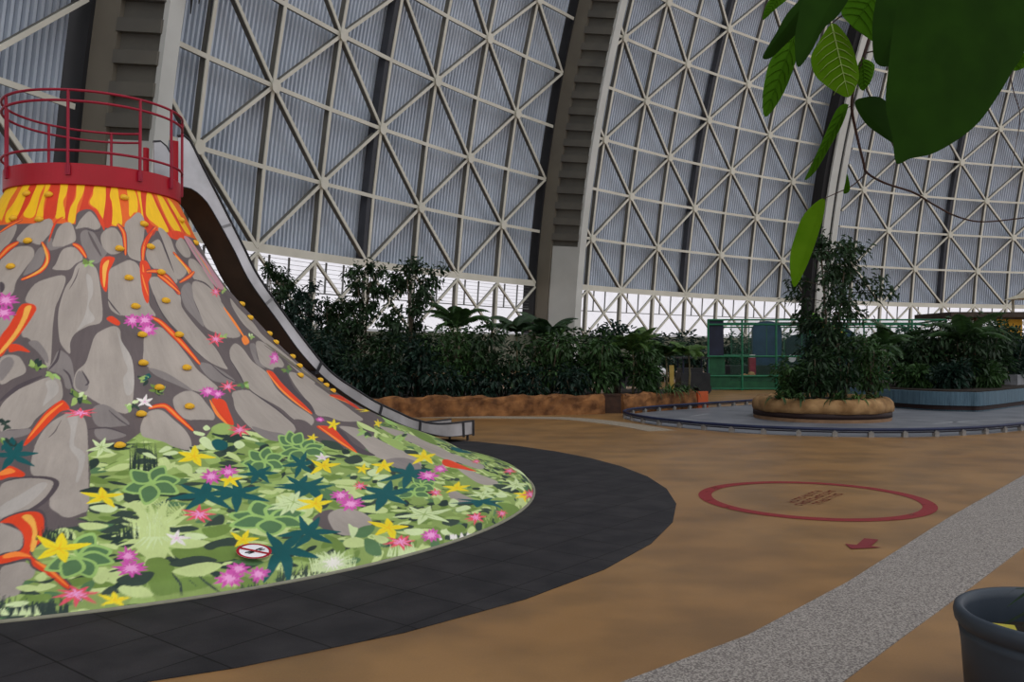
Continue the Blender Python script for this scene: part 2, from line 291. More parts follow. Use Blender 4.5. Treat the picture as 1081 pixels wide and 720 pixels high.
P lr 1 -839,3768 -824,3742 -806,3704 -791,3651 -777,3586 -761,3515 -745,3440 -730,3357 -717,3274 -706,3197 -697,3141 -686,3159 -689,3224 -696,3310 -705,3399 -717,3488 -732,3567 -750,3637 -767,3699 -786,3749 -811,3780 -831,3795
P lo 1 -837,3776 -820,3753 -800,3717 -784,3665 -769,3601 -753,3530 -737,3454 -723,3369 -711,3285 -701,3205 -694,3146 -689,3154 -694,3216 -702,3300 -712,3387 -725,3474 -741,3552 -758,3622 -774,3685 -792,3736 -815,3769 -833,3787
P lr 1 -814,4360 -776,4386 -780,4236 -811,4037 -822,4101
P lo 1 -805,4361 -809,4304 -813,4229 -812,4146 -809,4080 -806,4082 -803,4152 -801,4237 -800,4310 -800,4363
P dk 1 -691,4360 -680,4324 -658,4276 -623,4199 -590,4134 -567,4164 -586,4249 -617,4336 -648,4377 -673,4391
P lr 1 -688,4366 -677,4330 -654,4282 -619,4204 -586,4140 -571,4158 -590,4243 -621,4330 -651,4371 -677,4386
P lo 1 -685,4372 -669,4342 -645,4296 -611,4216 -582,4145 -576,4153 -599,4232 -631,4316 -659,4359 -680,4380
P dk 1 -307,4478 -347,4454 -398,4415 -470,4358 -526,4305 -525,4279 -468,4315 -392,4369 -334,4420 -297,4460
P lr 1 -305,4475 -345,4450 -398,4410 -470,4353 -526,4300 -525,4284 -468,4320 -393,4373 -335,4424 -298,4464
P lo 1 -303,4472 -343,4442 -396,4400 -469,4344 -526,4295 -526,4289 -469,4330 -394,4384 -338,4431 -300,4467
P lo 1 -259,3955 -274,3847 -286,3716 -293,3601 -295,3516 -285,3523 -269,3617 -254,3738 -246,3865 -246,3963
P lo 1 -324,3507 -263,3555 -276,3462 -341,3415
P dk 1 -287,3043 -182,3047 -223,2911 -282,2712 -289,2494 -350,2294 -351,2456 -367,2676
P lr 1 -346,3023 -309,3001 -322,2847 -329,2642 -336,2465 -357,2312 -373,2406 -374,2612 -365,2828
P lo 1 -351,3016 -365,2914 -377,2784 -380,2673 -378,2562 -372,2424 -368,2311 -362,2319 -361,2439 -363,2581 -364,2693 -362,2799 -353,2924 -345,3021
P dk 1 -365,2062 -338,1979 -390,1704 -396,1423 -438,1525 -416,1759
P lr 1 -425,2094 -364,2044 -390,1842 -438,1533 -441,1710 -432,1920
P lo 1 -418,2084 -426,1978 -434,1838 -439,1676 -443,1541 -438,1551 -427,1697 -419,1863 -414,1998 -412,2093
P zr 1 -37,2546 -6,2514 41,2458 56,2329 56,2210 99,2215 185,2338 203,2478 70,2549 -13,2564
P lo 1 -25,2535 68,2377 85,2381 -13,2541
P sh 1 -674,2685 -642,2680 -669,2492 -682,2266 -719,2200 -717,2331
P lr 1 -730,2654 -686,2629 -696,2475 -718,2258 -737,2280 -738,2437
P lo 1 -741,2636 -748,2542 -752,2426 -747,2331 -740,2267 -736,2279 -737,2357 -739,2452 -737,2558 -737,2642
P dk 1 -954,2542 -932,2552 -910,2547 -900,2493 -888,2405 -872,2289 -860,2193 -849,2229 -856,2342 -869,2468 -879,2564 -898,2631 -929,2621 -953,2587
P lr 1 -953,2550 -932,2560 -909,2556 -898,2500 -886,2411 -870,2296 -858,2199 -851,2222 -858,2336 -871,2461 -882,2557 -899,2622 -930,2612 -953,2579
P lo 1 -953,2559 -931,2576 -906,2576 -893,2516 -882,2426 -867,2307 -856,2206 -853,2216 -862,2324 -875,2447 -886,2540 -902,2603 -930,2597 -953,2571
P lr 1 -1279,2119 -1273,2300 -1254,2532 -1226,2673 -1206,2696 -1186,2587 -1212,2548 -1238,2382 -1259,2210 -1273,2100
P lo 1 -1273,2197 -1261,2326 -1244,2476 -1225,2581 -1208,2656 -1211,2667 -1230,2605 -1251,2503 -1267,2347 -1275,2206
P lr 1 -1300,1716 -1289,1813 -1254,1710 -1252,1645 -1277,1648 -1292,1611
P lo 1 -1301,1727 -1286,1779 -1271,1719 -1297,1677
P dk 1 -1257,1038 -1243,1117 -1221,1164 -1199,1153 -1187,1017 -1185,812 -1198,708 -1189,602 -1160,429 -1140,217 -1147,181 -1168,357 -1193,502 -1204,614 -1235,563 -1241,701 -1216,739 -1220,909
P lr 1 -1256,1027 -1242,1100 -1220,1138 -1201,1117 -1191,1019 -1189,814 -1202,710 -1191,604 -1163,418 -1143,220 -1148,199 -1169,371 -1192,528 -1202,635 -1236,588 -1240,680 -1216,718 -1213,807 -1220,909 -1238,1008
P ly 1 -1226,1076 -1215,1100 -1203,1003 -1195,818 -1197,707 -1202,730 -1206,942
P lo 1 -1235,694 -1218,715 -1198,649 -1216,661 -1233,650
P lo 1 -1191,585 -1183,523 -1171,435 -1157,311 -1146,218 -1145,227 -1156,337 -1169,472 -1182,554 -1191,598
P lr 1 -178,1038 -135,1018 -114,892 -89,698 -147,823 -210,959
M veg
P g3 1 -1057,634 -1049,873 -1033,995 -1017,916 -1004,820 -1015,533 -1033,404
F burst g3 pl 0 -1024,813 63,-46 13,410
P g3 1 -1035,527 -1028,519 -1036,293
P g1 1 -1008,565 -976,549 -951,539 -915,487 -928,320 -956,292 -973,392 -1003,411
P g1 1 -1049,426 -1027,469 -1015,331 -1018,171 -997,164 -965,123 -983,72 -1013,64 -1049,90
P g3 1 -1014,647 -984,687 -947,596 -976,544 -1005,585
P pl 1 -983,725 -964,736 -946,670 -968,652
P g1 1 -952,773 -924,786 -898,792 -912,696 -933,656 -948,662
P gd 1 -1015,862 -995,826 -969,824 -956,777 -978,758 -1002,778
P gd 1 -962,554 -941,612 -910,620 -909,499 -938,515 -956,483
P gd 1 -1020,357 -998,417 -972,415 -955,314 -982,306 -1008,293
P gd 1 -947,797 -934,850 -913,908 -906,883 -915,798 -934,795
P g3 1 -1020,248 -995,302 -969,310 -953,240 -976,165 -1001,165
P gd 1 -1021,226 -1019,165 -1015,115 -1015,75 -1014,44 -1013,43 -1012,75 -1012,120 -1016,174 -1020,231
P gd 1 -989,154 -986,121 -980,84 -973,50 -967,25 -966,29 -971,59 -978,95 -984,130 -988,159
P gk 1 -1002,135 -993,78 -993,81 -1001,137
P g3 1 -791,1028 -758,1068 -728,949 -746,775 -797,677 -843,537 -888,692 -900,822 -865,770 -818,826
P g3 1 -1023,1537 -991,1338 -991,1343 -1022,1543
P g3 1 -1028,1219 -1022,1162 -1013,1094 -1005,1032 -999,988 -998,991 -1004,1040 -1012,1105 -1020,1171 -1027,1223
P g3 1 -1019,1199 -1013,1140 -1006,1072 -999,1016 -993,977 -993,980 -998,1023 -1005,1082 -1012,1149 -1018,1203
P g3 1 -1010,1179 -1005,1119 -999,1051 -993,1000 -988,965 -987,969 -992,1007 -997,1060 -1004,1127 -1009,1183
P g3 1 -1001,1159 -997,1097 -992,1030 -987,984 -983,954 -982,957 -985,991 -990,1039 -996,1105 -1000,1162
P g3 1 -992,1139 -989,1076 -985,1009 -981,968 -977,943 -977,946 -979,975 -983,1018 -988,1083 -991,1142
P g3 1 -983,1119 -981,1056 -978,989 -975,953 -972,932 -971,935 -973,959 -976,997 -980,1062 -983,1122
P g3 1 -975,1100 -973,1035 -971,970 -969,937 -967,921 -966,924 -967,943 -969,976 -971,1040 -974,1102
T gk/g1/g2/gk/g1 14 1 -1325,3147 41,-1 -10,108
T gl/g2 8 2 -1261,3050 29,-1 -5,81
T g1/gl 9 3 -1165,4490 51,3 -2,73
T g1/g2/gk/gd/pl 12 4 -1164,2742 37,-3 -2,120
T gk/gt/g2/gl 11 5 -933,2972 34,-2 7,94
T g1/gd/gl 10 6 -909,2804 33,-4 8,96
T gl/g2 6 7 -465,3523 40,1 21,61
T gl/pl/g2 6 8 -211,3546 52,2 34,54
T gs/g1/gl 8 9 -551,2840 37,-5 22,82
T g1/gs 7 10 -150,3047 70,-5 58,76
T pl/gl/gd 9 11 -1001,2622 26,-4 4,87
T gk/gd/gk 9 12 -1350,2412 23,-2 -9,85
T gl/gd/gt/g1 9 13 -1322,2135 22,-3 -9,101
T g2/gl 5 14 -15,4252 109,14 76,62
T gt/gk 8 15 -1307,2106 26,-4 -10,122
T g2/gd/gl 9 16 -233,1874 51,-35 75,115
T g1/gl 7 17 293,1889 198,-159 124,7
T gl/g2/gd 8 18 -67,1617 58,-56 112,82
B gk 34 21 0 -1044,1709 67,-35 18,444
B gd 36 22 0 -888,44 73,-43 12,126
B pl 10 23 0 -875,33 57,-28 2,38
B gk 26 24 0 -1198,842 54,-30 -3,136
B gk 22 25 0 -1083,793 33,-24 3,205
B gk 46 26 0 -1220,64 91,-53 -2,134
B gd 16 27 0 -938,22 38,-20 2,50
B gd 36 28 0 -719,28 122,-26 -1,-5
B pl 26 29 0 -722,83 79,-79 11,112
B pl 40 30 0 -832,76 66,-61 10,159
B gk 22 31 0 -773,8 52,-5 -1,-6
B gd 30 32 0 -573,56 131,-50 5,27
B wh 16 33 0 -578,70 92,-65 10,67
B g1 36 34 0 -438,78 181,-77 20,69
B g3 16 35 0 -356,62 203,-61 9,22
B pl 8 36 0 -1215,61 40,-22 -1,56
B g3 26 37 0 -1055,835 51,-38 13,449
P g3 1 -1138,959 -1117,958 -1093,912 -1108,880 -1129,892
P g3 1 -1117,313 -1112,417 -1099,402 -1097,290 -1105,202 -1114,235
P g3 1 -1088,142 -1075,168 -1059,139 -1047,68 -1065,66 -1078,88
P g3 1 -1098,265 -1088,345 -1080,295 -1091,184
P gd 1 -1089,229 -1071,284 -1042,273 -1054,153 -1078,156
P pl 1 -1122,1150 -1098,1167 -1077,1117 -1089,1054 -1114,1094
P gd 1 -1090,1019 -1064,1062 -1048,1028 -1065,988
P gd 1 -1070,1284 -1055,1305 -1042,1231 -1059,1163
P g3 1 -1083,1293 -1072,1345 -1064,1251 -1075,1188
P g3 1 -1186,362 -1178,434 -1171,360 -1176,301
P g3 1 -1204,256 -1192,280 -1177,231 -1189,196
P gd 1 -1200,351 -1179,304 -1161,336 -1171,272
P g1 1 -1188,147 -1167,163 -1162,124 -1179,115
P pl 1 -1212,110 -1198,129 -1185,113 -1197,92
P gk 1 -1142,1385 -1114,1430 -1086,1384 -1118,1336
P pl 1 -855,2044 -831,2099 -823,1951 -832,1876 -849,1911
P pl 1 -969,1915 -946,1993 -934,1950 -960,1899
P pl 1 -962,1874 -933,1912 -924,1869 -949,1841
P g3 1 -978,1790 -958,1823 -954,1708 -971,1665
P pl 1 -769,1951 -744,1993 -742,1909 -769,1863
P pl 1 -821,2237 -804,2277 -801,2217 -818,2190
P pl 1 -852,2197 -827,2150 -838,2110 -855,2147
P pl 1 -722,2065 -694,1995 -694,1939 -725,2019
P gt 1 -825,2005 -801,2047 -784,1972 -802,1873 -828,1874
P pl 1 -1008,1907 -990,1899 -979,1808 -997,1840
P gd 1 -889,1956 -863,1891 -849,1871 -885,1871
P g2 1 -796,2228 -756,2292 -734,2232 -764,2111 -798,2138
P g3 1 -944,1650 -915,1699 -913,1603 -924,1502 -936,1565
P pl 1 -907,1586 -888,1559 -906,1517
P gd 1 -847,1671 -815,1677 -802,1625 -832,1604
P g2 1 -867,1815 -842,1828 -837,1692 -871,1659
P g3 1 -623,1146 -578,1097 -597,1035 -633,1080
P g3 1 -625,1012 -607,923 -597,789 -623,827 -634,921
P g3 1 -650,710 -608,733 -587,651 -605,590 -638,650
P g2 1 -643,622 -590,562 -608,487 -642,515
P pl 1 -516,1181 -481,1208 -489,1120 -523,1105
P pl 1 -523,1067 -476,1089 -482,1008 -519,1042
P pl 1 -529,1004 -512,947 -523,908 -540,945
P g3 1 -685,1299 -650,1341 -646,1229 -649,1124 -674,1222
P g2 1 -223,1716 -165,1643 -179,1493 -258,1404 -249,1566
P gd 1 -518,1459 -453,1502 -471,1373 -524,1359
P gd 1 -593,531 -560,519 -563,424 -600,431
P gd 1 -618,356 -602,284 -618,250 -628,308
P gd 1 -241,1393 -200,1323 -228,1249 -267,1316
P gd 1 -493,1846 -445,1781 -465,1624 -502,1691
P g3 1 -415,508 -394,506 -442,388
P pl 1 -631,262 -600,221 -607,153 -635,170
P g3 1 -168,2062 -148,1930 -171,1745 -188,1804 -211,1926
P g3 1 83,1595 133,1518 56,1465 31,1544
P g1 1 296,1645 327,1415 69,1264 -2,1247 40,1509
P gl 1 203,1935 240,1812 192,1731 64,1847
P g3 1 -753,294 -730,320 -721,246 -735,167 -763,200
P gs 1 -723,368 -695,448 -667,448 -677,373 -711,280 -726,310
P gs 1 -717,263 -706,217 -707,122 -713,60 -732,91 -735,149
P pl 1 -705,541 -703,486 -702,433 -736,306
P g3 1 -697,288 -681,226 -686,161 -704,167
P g1 1 -771,440 -759,353 -767,176 -785,163
P pl 1 -437,468 -398,515 -405,436 -447,391
P pl 1 -448,356 -411,352 -418,281 -463,297
P pl 1 -225,502 -226,383 -262,383
P pl 1 -264,317 -227,298 -253,212 -284,254
P g3 1 -247,108 -191,69 -178,1 -233,53
P g3 1 -497,65 -476,89 -473,41 -493,28
P gk 1 -503,136 -485,123 -500,80
P gk 1 -464,93 -442,85 -455,22 -469,37
P gd 1 -183,447 -147,342 -167,222 -219,274
P gt 1 135,1037 534,372 146,862 48,1006
P g2 1 333,625 364,401 241,392 202,593
P gd 1 76,197 26,102 30,34 -2,178
P pl 1 31,7 41,66 38,5 40,24
P g1 1 -333,204 -268,92 -251,3 -279,4 -353,75
P pl 1 -565,137 -540,126 -525,79 -561,86
P g1 1 -547,134 -507,140 -501,70 -536,68
P g2 1 -42,646 -44,536 -67,456 -89,552
P pl 1 181,287 142,161 79,9 20,28 88,230
G 200/140/60/10/330/260 -1008,1428 57,-37 14,328
G 190/135/75/25/330/275/230 -735,1614 55,-42 42,257
G 160/110/60/20/-20/200/240 -593,1728 73,-53 55,222
G 170/205/110/60/20/330/275 -832,795 72,-69 23,220
G 60/15/345/290/215/250 -1137,597 50,-45 -3,318
G 140/100/60 -602,1826 63,-41 60,250
G 120/60/10/200/330 -412,834 47,-54 50,138
G 150/90/40/330/210 -466,767 51,-64 38,118
F burst pl wh 0 -797,87 37,-35 8,103
F s6 gt gk 10 -922,1184 65,-53 17,232
F s6 gt gk 25 -859,1160 60,-53 23,232
F s6 gt gk -8 -859,304 47,-82 37,370
F s6 gt gk 5 -786,524 45,-79 37,281
F s6 gt gk 0 -709,1096 66,-66 33,201
F s6 gt gk 12 -547,831 82,-90 52,208
F s6 gt gk 5 -653,1489 45,-41 47,228
F s6 gt gk 20 -399,1019 92,-101 68,176
F s6 gt gk 0 -780,1417 49,-43 26,188
F s6 gt gk 0 -1290,1969 58,-12 -16,218
F s6 gt gk 8 -357,309 67,-178 38,76
F s6 gt gk 10 -714,1165 49,-48 24,142
F s5 wh pk 10 -571,1553 24,-22 21,82
F s5 wh pk 10 -995,701 20,-18 4,100
F s5 wh pk 10 -961,2656 30,-4 7,103
F s6 pl g2 15 -1099,2030 35,-11 1,156
F s6 pl g2 15 -778,915 40,-36 18,144
F s6 pl g2 15 -538,415 52,-124 47,164
F s6 pl g2 15 -765,940 44,-40 18,135
F s6 pl g2 15 -297,398 36,-99 46,75
F s6 pl g2 15 -115,241 52,-137 76,42
F s5 yf ye 0 -1163,714 43,-28 -3,176
F s5 yf ye 10 -1101,1276 37,-22 1,151
F s5 yf ye 5 -1092,72 20,-14 0,59
F s5 yf ye 0 -892,1802 48,-25 17,191
F s5 yf ye 20 -854,1361 27,-22 13,122
F s5 yf ye 0 -898,568 22,-31 13,152
F s5 yf ye 0 -724,881 40,-38 18,123
F s5 yf ye 0 -602,1406 41,-41 38,161
F s5 yf ye 10 -436,1225 40,-46 44,120
F s5 yf ye 0 -650,349 35,-78 36,176
F s5 yf ye 15 -221,1190 70,-85 75,105
F s5 yf ye 15 -316,649 51,-82 44,82
F s5 yf ye 0 -168,108 63,-69 39,46
F s5 yf ye 0 -334,2084 42,-22 46,95
F s5 yf ye 20 260,2115 251,-120 100,14
F s5 yf ye 0 -36,1928 42,-27 91,62
F s5 yf ye 0 -513,1244 23,-26 27,91
F s5 yf ye 0 -506,1912 23,-15 20,63
F mum mg pk 7 -1589,3976 77,0 -29,113
F mum mg pk 7 -1561,3814 65,0 -25,110
F mum mg pk 7 -934,3734 47,2 8,100
F mum mg pk 7 -871,3737 54,3 11,101
F mum mg pk 7 -871,3612 51,2 11,101
F mum mg pk 7 -168,3215 61,-2 82,116
F mum mg pk 7 -724,2767 37,-5 14,80
F mum mg pk 7 -693,2721 30,-5 13,67
F mum mg pk 7 -885,1452 23,-18 11,124
F mum mg pk 7 -841,1502 22,-17 12,110
F mum mg pk 7 -950,110 21,-18 3,73
F mum mg pk 7 -935,175 17,-21 5,77
F mum mg pk 7 -911,104 17,-14 3,60
F mum mg pk 7 -1070,542 16,-19 2,121
F mum mg pk 7 -1069,359 22,-29 2,134
F mum mg pk 7 -654,927 23,-22 15,81
F mum mg pk 7 -652,804 30,-33 17,92
F mum mg pk 7 -344,924 44,-48 31,69
F mum mg pk 7 -254,950 33,-36 34,56
F mum mg pk 7 -593,120 25,-27 11,63
F mum mg pk 7 -363,2196 23,-11 21,47
F s8 pr pk 4 -519,3495 61,2 33,107
F s8 pr pk 4 -191,4202 83,11 68,91
F s8 pr pk 4 -628,2822 42,-6 18,81
F s8 pr pk 4 -716,2161 38,-16 22,121
F s8 pr pk 4 -947,937 31,-23 6,107
F s8 pr pk 4 -1135,138 28,-19 -1,87
F s8 pr pk 4 -1154,2528 53,-7 -1,76
F s8 pr pk 4 -585,1002 21,-21 14,62
F s8 pr pk 4 -663,132 34,-38 10,72
F s8 pr pk 4 -448,151 33,-45 20,63
F s8 pr pk 4 -100,52 92,-89 41,31
F s8 pr pk 4 -406,685 21,-31 24,61
F s8 pr pk 4 68,741 59,-76 65,-10
F s8 pr pk 4 -350,85 26,-27 12,39
F s8 pr pk 4 72,336 33,-100 74,-26
Z green -1222,27 -1219,192 -1207,509 -1197,746 -1171,974 -1126,1034 -1122,1642 -1129,1927 -1092,2085 -1048,2042 -992,2242 -961,2130 -934,2000 -890,1951 -863,1970 -787,2251 -732,2310 -693,2134 -648,2063 -594,2000 -516,1880 -480,1679 -395,1558 -115,1908 293,1889 245,1745 313,1166 200,973 381,243 132,182 -48,0
"""
# ------------------------------------------------------------------ volcano: profile and painted shell
AX = (-4.7, 9.6)
ZK = np.array([0, .12, .25, .45, .7, 1.0, 1.4, 1.9, 2.5, 3.3]); RK = np.array([4.95, 4.86, 4.40, 4.0, 3.36, 2.78, 2.265, 1.775, 1.28, .87])
def profile(zk, rk, z):
    h = np.diff(zk); d = np.diff(rk) / h; m = np.zeros(len(zk))
    for i in range(1, len(zk) - 1):
        if d[i-1] * d[i] > 0:
            w1 = 2 * h[i] + h[i-1]; w2 = h[i] + 2 * h[i-1]; m[i] = (w1 + w2) / (w1 / d[i-1] + w2 / d[i])
    m[0] = d[0]; m[-1] = d[-1]
    k = np.clip(np.searchsorted(zk, z) - 1, 0, len(h) - 1); s = (z - zk[k]) / h[k]
    return (1+2*s)*(1-s)**2*rk[k] + s*(1-s)**2*h[k]*m[k] + s*s*(3-2*s)*rk[k+1] + s*s*(s-1)*h[k]*m[k+1]
zz = np.linspace(0, 3.3, 3301); rr = profile(ZK, RK, zz); ss = np.r_[0, np.cumsum(np.hypot(np.diff(zz), np.diff(rr)))]; SL = ss[-1]
def on_shell(th, s, off=0.0):
    z = float(np.interp(s, ss, zz)); r = float(np.interp(s, ss, rr)); z2 = float(np.interp(s + .02, ss, zz)); r2 = float(np.interp(s + .02, ss, rr))
    if s + .02 > SL: z2, r2 = z + .01, r - .005
    tz, tr = z2 - z, r2 - r; l = math.hypot(tz, tr) or 1; nr, nz = tz / l, -tr / l
    p = Vector((AX[0] + (r + nr * off) * math.cos(th), AX[1] + (r + nr * off) * math.sin(th), z + nz * off))
    return p, Vector((nr * math.cos(th), nr * math.sin(th), nz))

PAL = dict(rk=(164,154,145),rl=(176,169,162),rm=(132,124,121),sh=(98,88,88),dk=(80,71,75),lr=(222,68,34),lo=(250,136,58),ly=(244,176,78),ye=(240,188,28),yo=(236,160,50),
 zo=(226,100,38),zr=(208,60,32),g0=(138,160,88),g1=(112,138,66),g2=(156,180,102),g3=(196,212,142),gd=(54,70,60),gk=(40,58,52),gt=(18,86,88),gs=(86,122,80),gl=(156,192,108),pl=(206,222,166),yf=(238,214,40),mg=(206,84,168),pk=(238,160,212),pr=(226,84,100),wh=(232,226,220),pp=(190,140,150),br=(118,112,96))
PL = {k: np.array([lin(q) for q in v]) * MURAL_GAIN for k, v in PAL.items()}
tht = np.concatenate([np.linspace(-2.75, -1.4, 330, endpoint=False), np.linspace(-1.4, .24, 940, endpoint=False), np.linspace(.24, 3.5331853, 330)])
NT = len(tht); NS = 620; srow = np.linspace(0, SL, NS)
IMG = np.zeros((NS, NT, 3)); IMG[:] = PL['sh']
def paint(pts, c):
    """fill a closed outline given as (angle, length up the slope), with soft edges"""
    p = np.asarray(pts, float); x = np.interp(p[:, 0], tht, np.arange(NT)); y = p[:, 1] / SL * (NS - 1)
    x0, x1 = max(int(x.min()) - 1, 0), min(int(x.max()) + 2, NT - 1); y0, y1 = max(int(y.min()) - 1, 0), min(int(y.max()) + 2, NS - 1)
    if x1 < x0 or y1 < y0: return
    cov = np.zeros((y1 - y0 + 1, x1 - x0 + 1))
    for ox, oy in ((-.25, -.25), (.25, -.25), (-.25, .25), (.25, .25)):
        X = np.arange(x0, x1 + 1)[None, :] + ox; Y = np.arange(y0, y1 + 1) + oy
        ins = np.zeros(cov.shape, bool)
        xa, ya = x, y; xb, yb = np.roll(x, -1), np.roll(y, -1)
        for i in range(len(x)):
            if ya[i] == yb[i]: continue
            lo, hi = min(ya[i], yb[i]), max(ya[i], yb[i])
            r0, r1 = np.searchsorted(Y, lo), np.searchsorted(Y, hi)
            if r1 <= r0: continue
            xs = xa[i] + (Y[r0:r1] - ya[i]) * (xb[i] - xa[i]) / (yb[i] - ya[i])
            ins[r0:r1] ^= X < xs[:, None]
        cov += ins * .25
    a = cov[..., None]; sub = IMG[y0:y1 + 1, x0:x1 + 1]
    IMG[y0:y1 + 1, x0:x1 + 1] = sub * (1 - a) + (PL[c] if isinstance(c, str) else c) * a
def smooth2(p, n=4):
    p = np.asarray(p, float); a, b, c, d = np.roll(p, 1, 0), p, np.roll(p, -1, 0), np.roll(p, -2, 0); out = []
    for k in range(n):
        u = k / n; out.append(.5 * (2*b + (c-a)*u + (2*a-5*b+4*c-d)*u*u + (3*b-a-3*c+d)*u**3))
    return np.stack(out, 1).reshape(-1, 2)
def petal_star(kind, c, c2, rot, o, u, v, rnd):
    o, u, v = map(np.asarray, (o, u, v)); n = {'s5': 5, 's6': 6, 's8': 8, 'mum': 11, 'burst': 22}[kind]; wide = {'s5': .2, 's6': .165, 's8': .14, 'mum': .19, 'burst': .075}[kind]
    for lay, (cc, k) in enumerate(((c, 1.0), (c2, .55))):
        for i in range(n):
            a = math.radians(rot) + 2 * PI * (i + (.15 * rnd.random())) / n; l = k * (.85 + .3 * rnd.random()); w = wide * (k if lay == 0 else k * .7)
            ca, sa = math.cos(a), math.sin(a); bend = rnd.uniform(-.12, .12)
            loc = [(0, -w * .25), (l * .35, -w), (l * .75, -w * .55 + bend), (l, bend * 1.6), (l * .7, w * .6 + bend), (l * .35, w), (0, w * .25)]
            if lay == 1 and kind in ('s5', 's6') : loc = [(0, -.03), (l * 1.2, 0), (0, .03)]
            if lay == 1 and kind == 's6' and c == 'gt': continue
            q = [o + (x * ca - y * sa) * u + (x * sa + y * ca) * v for x, y in loc]
            paint(smooth2(q, 3) if lay == 0 else q, cc)
    if kind == 'mum': paint([o + .3 * math.cos(a) * u + .3 * math.sin(a) * v for a in np.linspace(0, 2 * PI, 10)[:-1]], c2)
def leaf_shape(o, d, w):
    o, d, w = map(np.asarray, (o, d, w)); return smooth2([o, o + d * .3 + w * .8, o + d * .65 + w * .75, o + d, o + d * .65 - w * .6, o + d * .3 - w * .8], 3)
def scatter_leaves(rnd, n, t0, t1, s0, s1, k=1.0):
    for _ in range(n):
        t = rnd.uniform(t0, t1); s = rnd.uniform(s0, s1); r = float(np.interp(s, ss, rr)); l = rnd.uniform(.1, .28) * k
        a = rnd.gauss(0, .5) + (PI if rnd.random() < .5 else 0); w = l * rnd.uniform(.16, .3)
        paint(leaf_shape((t, s), (l * math.cos(a) / r, l * math.sin(a)), (-w * math.sin(a) / r, w * math.cos(a))), rnd.choice(['g1', 'g2', 'g3', 'gd', 'g2', 'g1', 'g3', 'gs', 'gk', 'g0']))
rn = random.Random(11)
# the sides the photograph does not show: rows of boulders, lava runs and planting in the same style
def boulder(t, s, h, w):
    r = float(np.interp(s, ss, rr)); q = []
    for a in np.linspace(0, 2 * PI, 9)[:-1]:
        k = rn.uniform(.86, 1.08); q.append((t + w * k * math.cos(a) / r, s + h * k * math.sin(a)))
    paint(smooth2(q, 4), 'rk')
for row in range(9):
    s = .9 + row * .46; r = float(np.interp(s, ss, rr)); n = max(9, int(2 * PI * r / .62))
    for k in range(n):
        t = -2.75 + (k + .5 * (row % 2)) / n * 2 * PI
        if t > 3.5: t -= 2 * PI
        if -1.45 < t < .3 and s < 3.6 or -1.9 < t < .3: continue
        boulder(t, s + rn.uniform(-.08, .08), .29, .27)
        if rn.random() < .35:
            t += .31 / r; paint(smooth2([(t, s + .3), (t + .05 / r, s + .1), (t + .02 / r, s - .3), (t - .04 / r, s - .05)], 4), 'lr')
IMG[srow > 4.95] = PL['zo']
for k in range(46):
    t = -2.75 + k / 46 * 2 * PI
    if -2.5 < t < .18: continue
    w = rn.uniform(.03, .06); b = rn.uniform(4.95, 5.1); paint(smooth2([(t - w, SL), (t + w, SL), (t + w * .7, 5.2), (t + w, b), (t - w, b), (t - w * .6, 5.2)], 4), rn.choice(['ye', 'ye', 'zr']))
mode = ''; lines = MURAL.strip().split('\n'); veg_seed = random.Random(5)
num = lambda a: [tuple(int(q) / 1000 for q in w.split(',')) for w in a]
zone = [num(l.split()[2:]) for l in lines if l.startswith('Z')][0]
paint(zone + [(.3, .02), (.3, -.2), (-1.5, -.2)], 'g0')
for lo_, hi_ in ((-2.75, -1.36), (.2, 3.5331)):
    pts = [(t, .62 + .12 * math.sin(7 * t) + .07 * math.sin(17 * t)) for t in np.linspace(lo_, hi_, 60)]
    paint(pts + [(hi_, -.2), (lo_, -.2)], 'g0')
KEEP = IMG.copy(); IMG[:] = 0; PL['one'] = np.ones(3); paint(zone + [(.3, .02), (.3, -.2), (-1.5, -.2)], 'one'); ZM = IMG[..., :1].copy(); IMG[:] = KEEP
for l in range(2):
    scatter_leaves(rn, 900, -1.34, .1, 0, 2.1, .9); scatter_leaves(rn, 260, -.1, .24, 0, 1.3, .8)
IMG[:] = KEEP * (1 - ZM) + IMG * ZM
for l in range(2):
     scatter_leaves(rn, 200, -2.75, -1.36, 0, .6, 1.3); scatter_leaves(rn, 420, .22, 3.53, 0, .6, 1.3)
for k in range(60):
    t = rn.uniform(.3, 3.5) if k % 3 else rn.uniform(-2.7, -1.5); s = rn.uniform(.1, .5); r = float(np.interp(s, ss, rr)); z = rn.uniform(.1, .17)
    kd, a, b = rn.choice([('s5', 'yf', 'ye'), ('mum', 'mg', 'pk'), ('s6', 'gt', 'gk'), ('s8', 'pr', 'pk')]); petal_star(kd, a, b, rn.uniform(0, 60), (t, s), (z / r, 0), (0, z), rn)
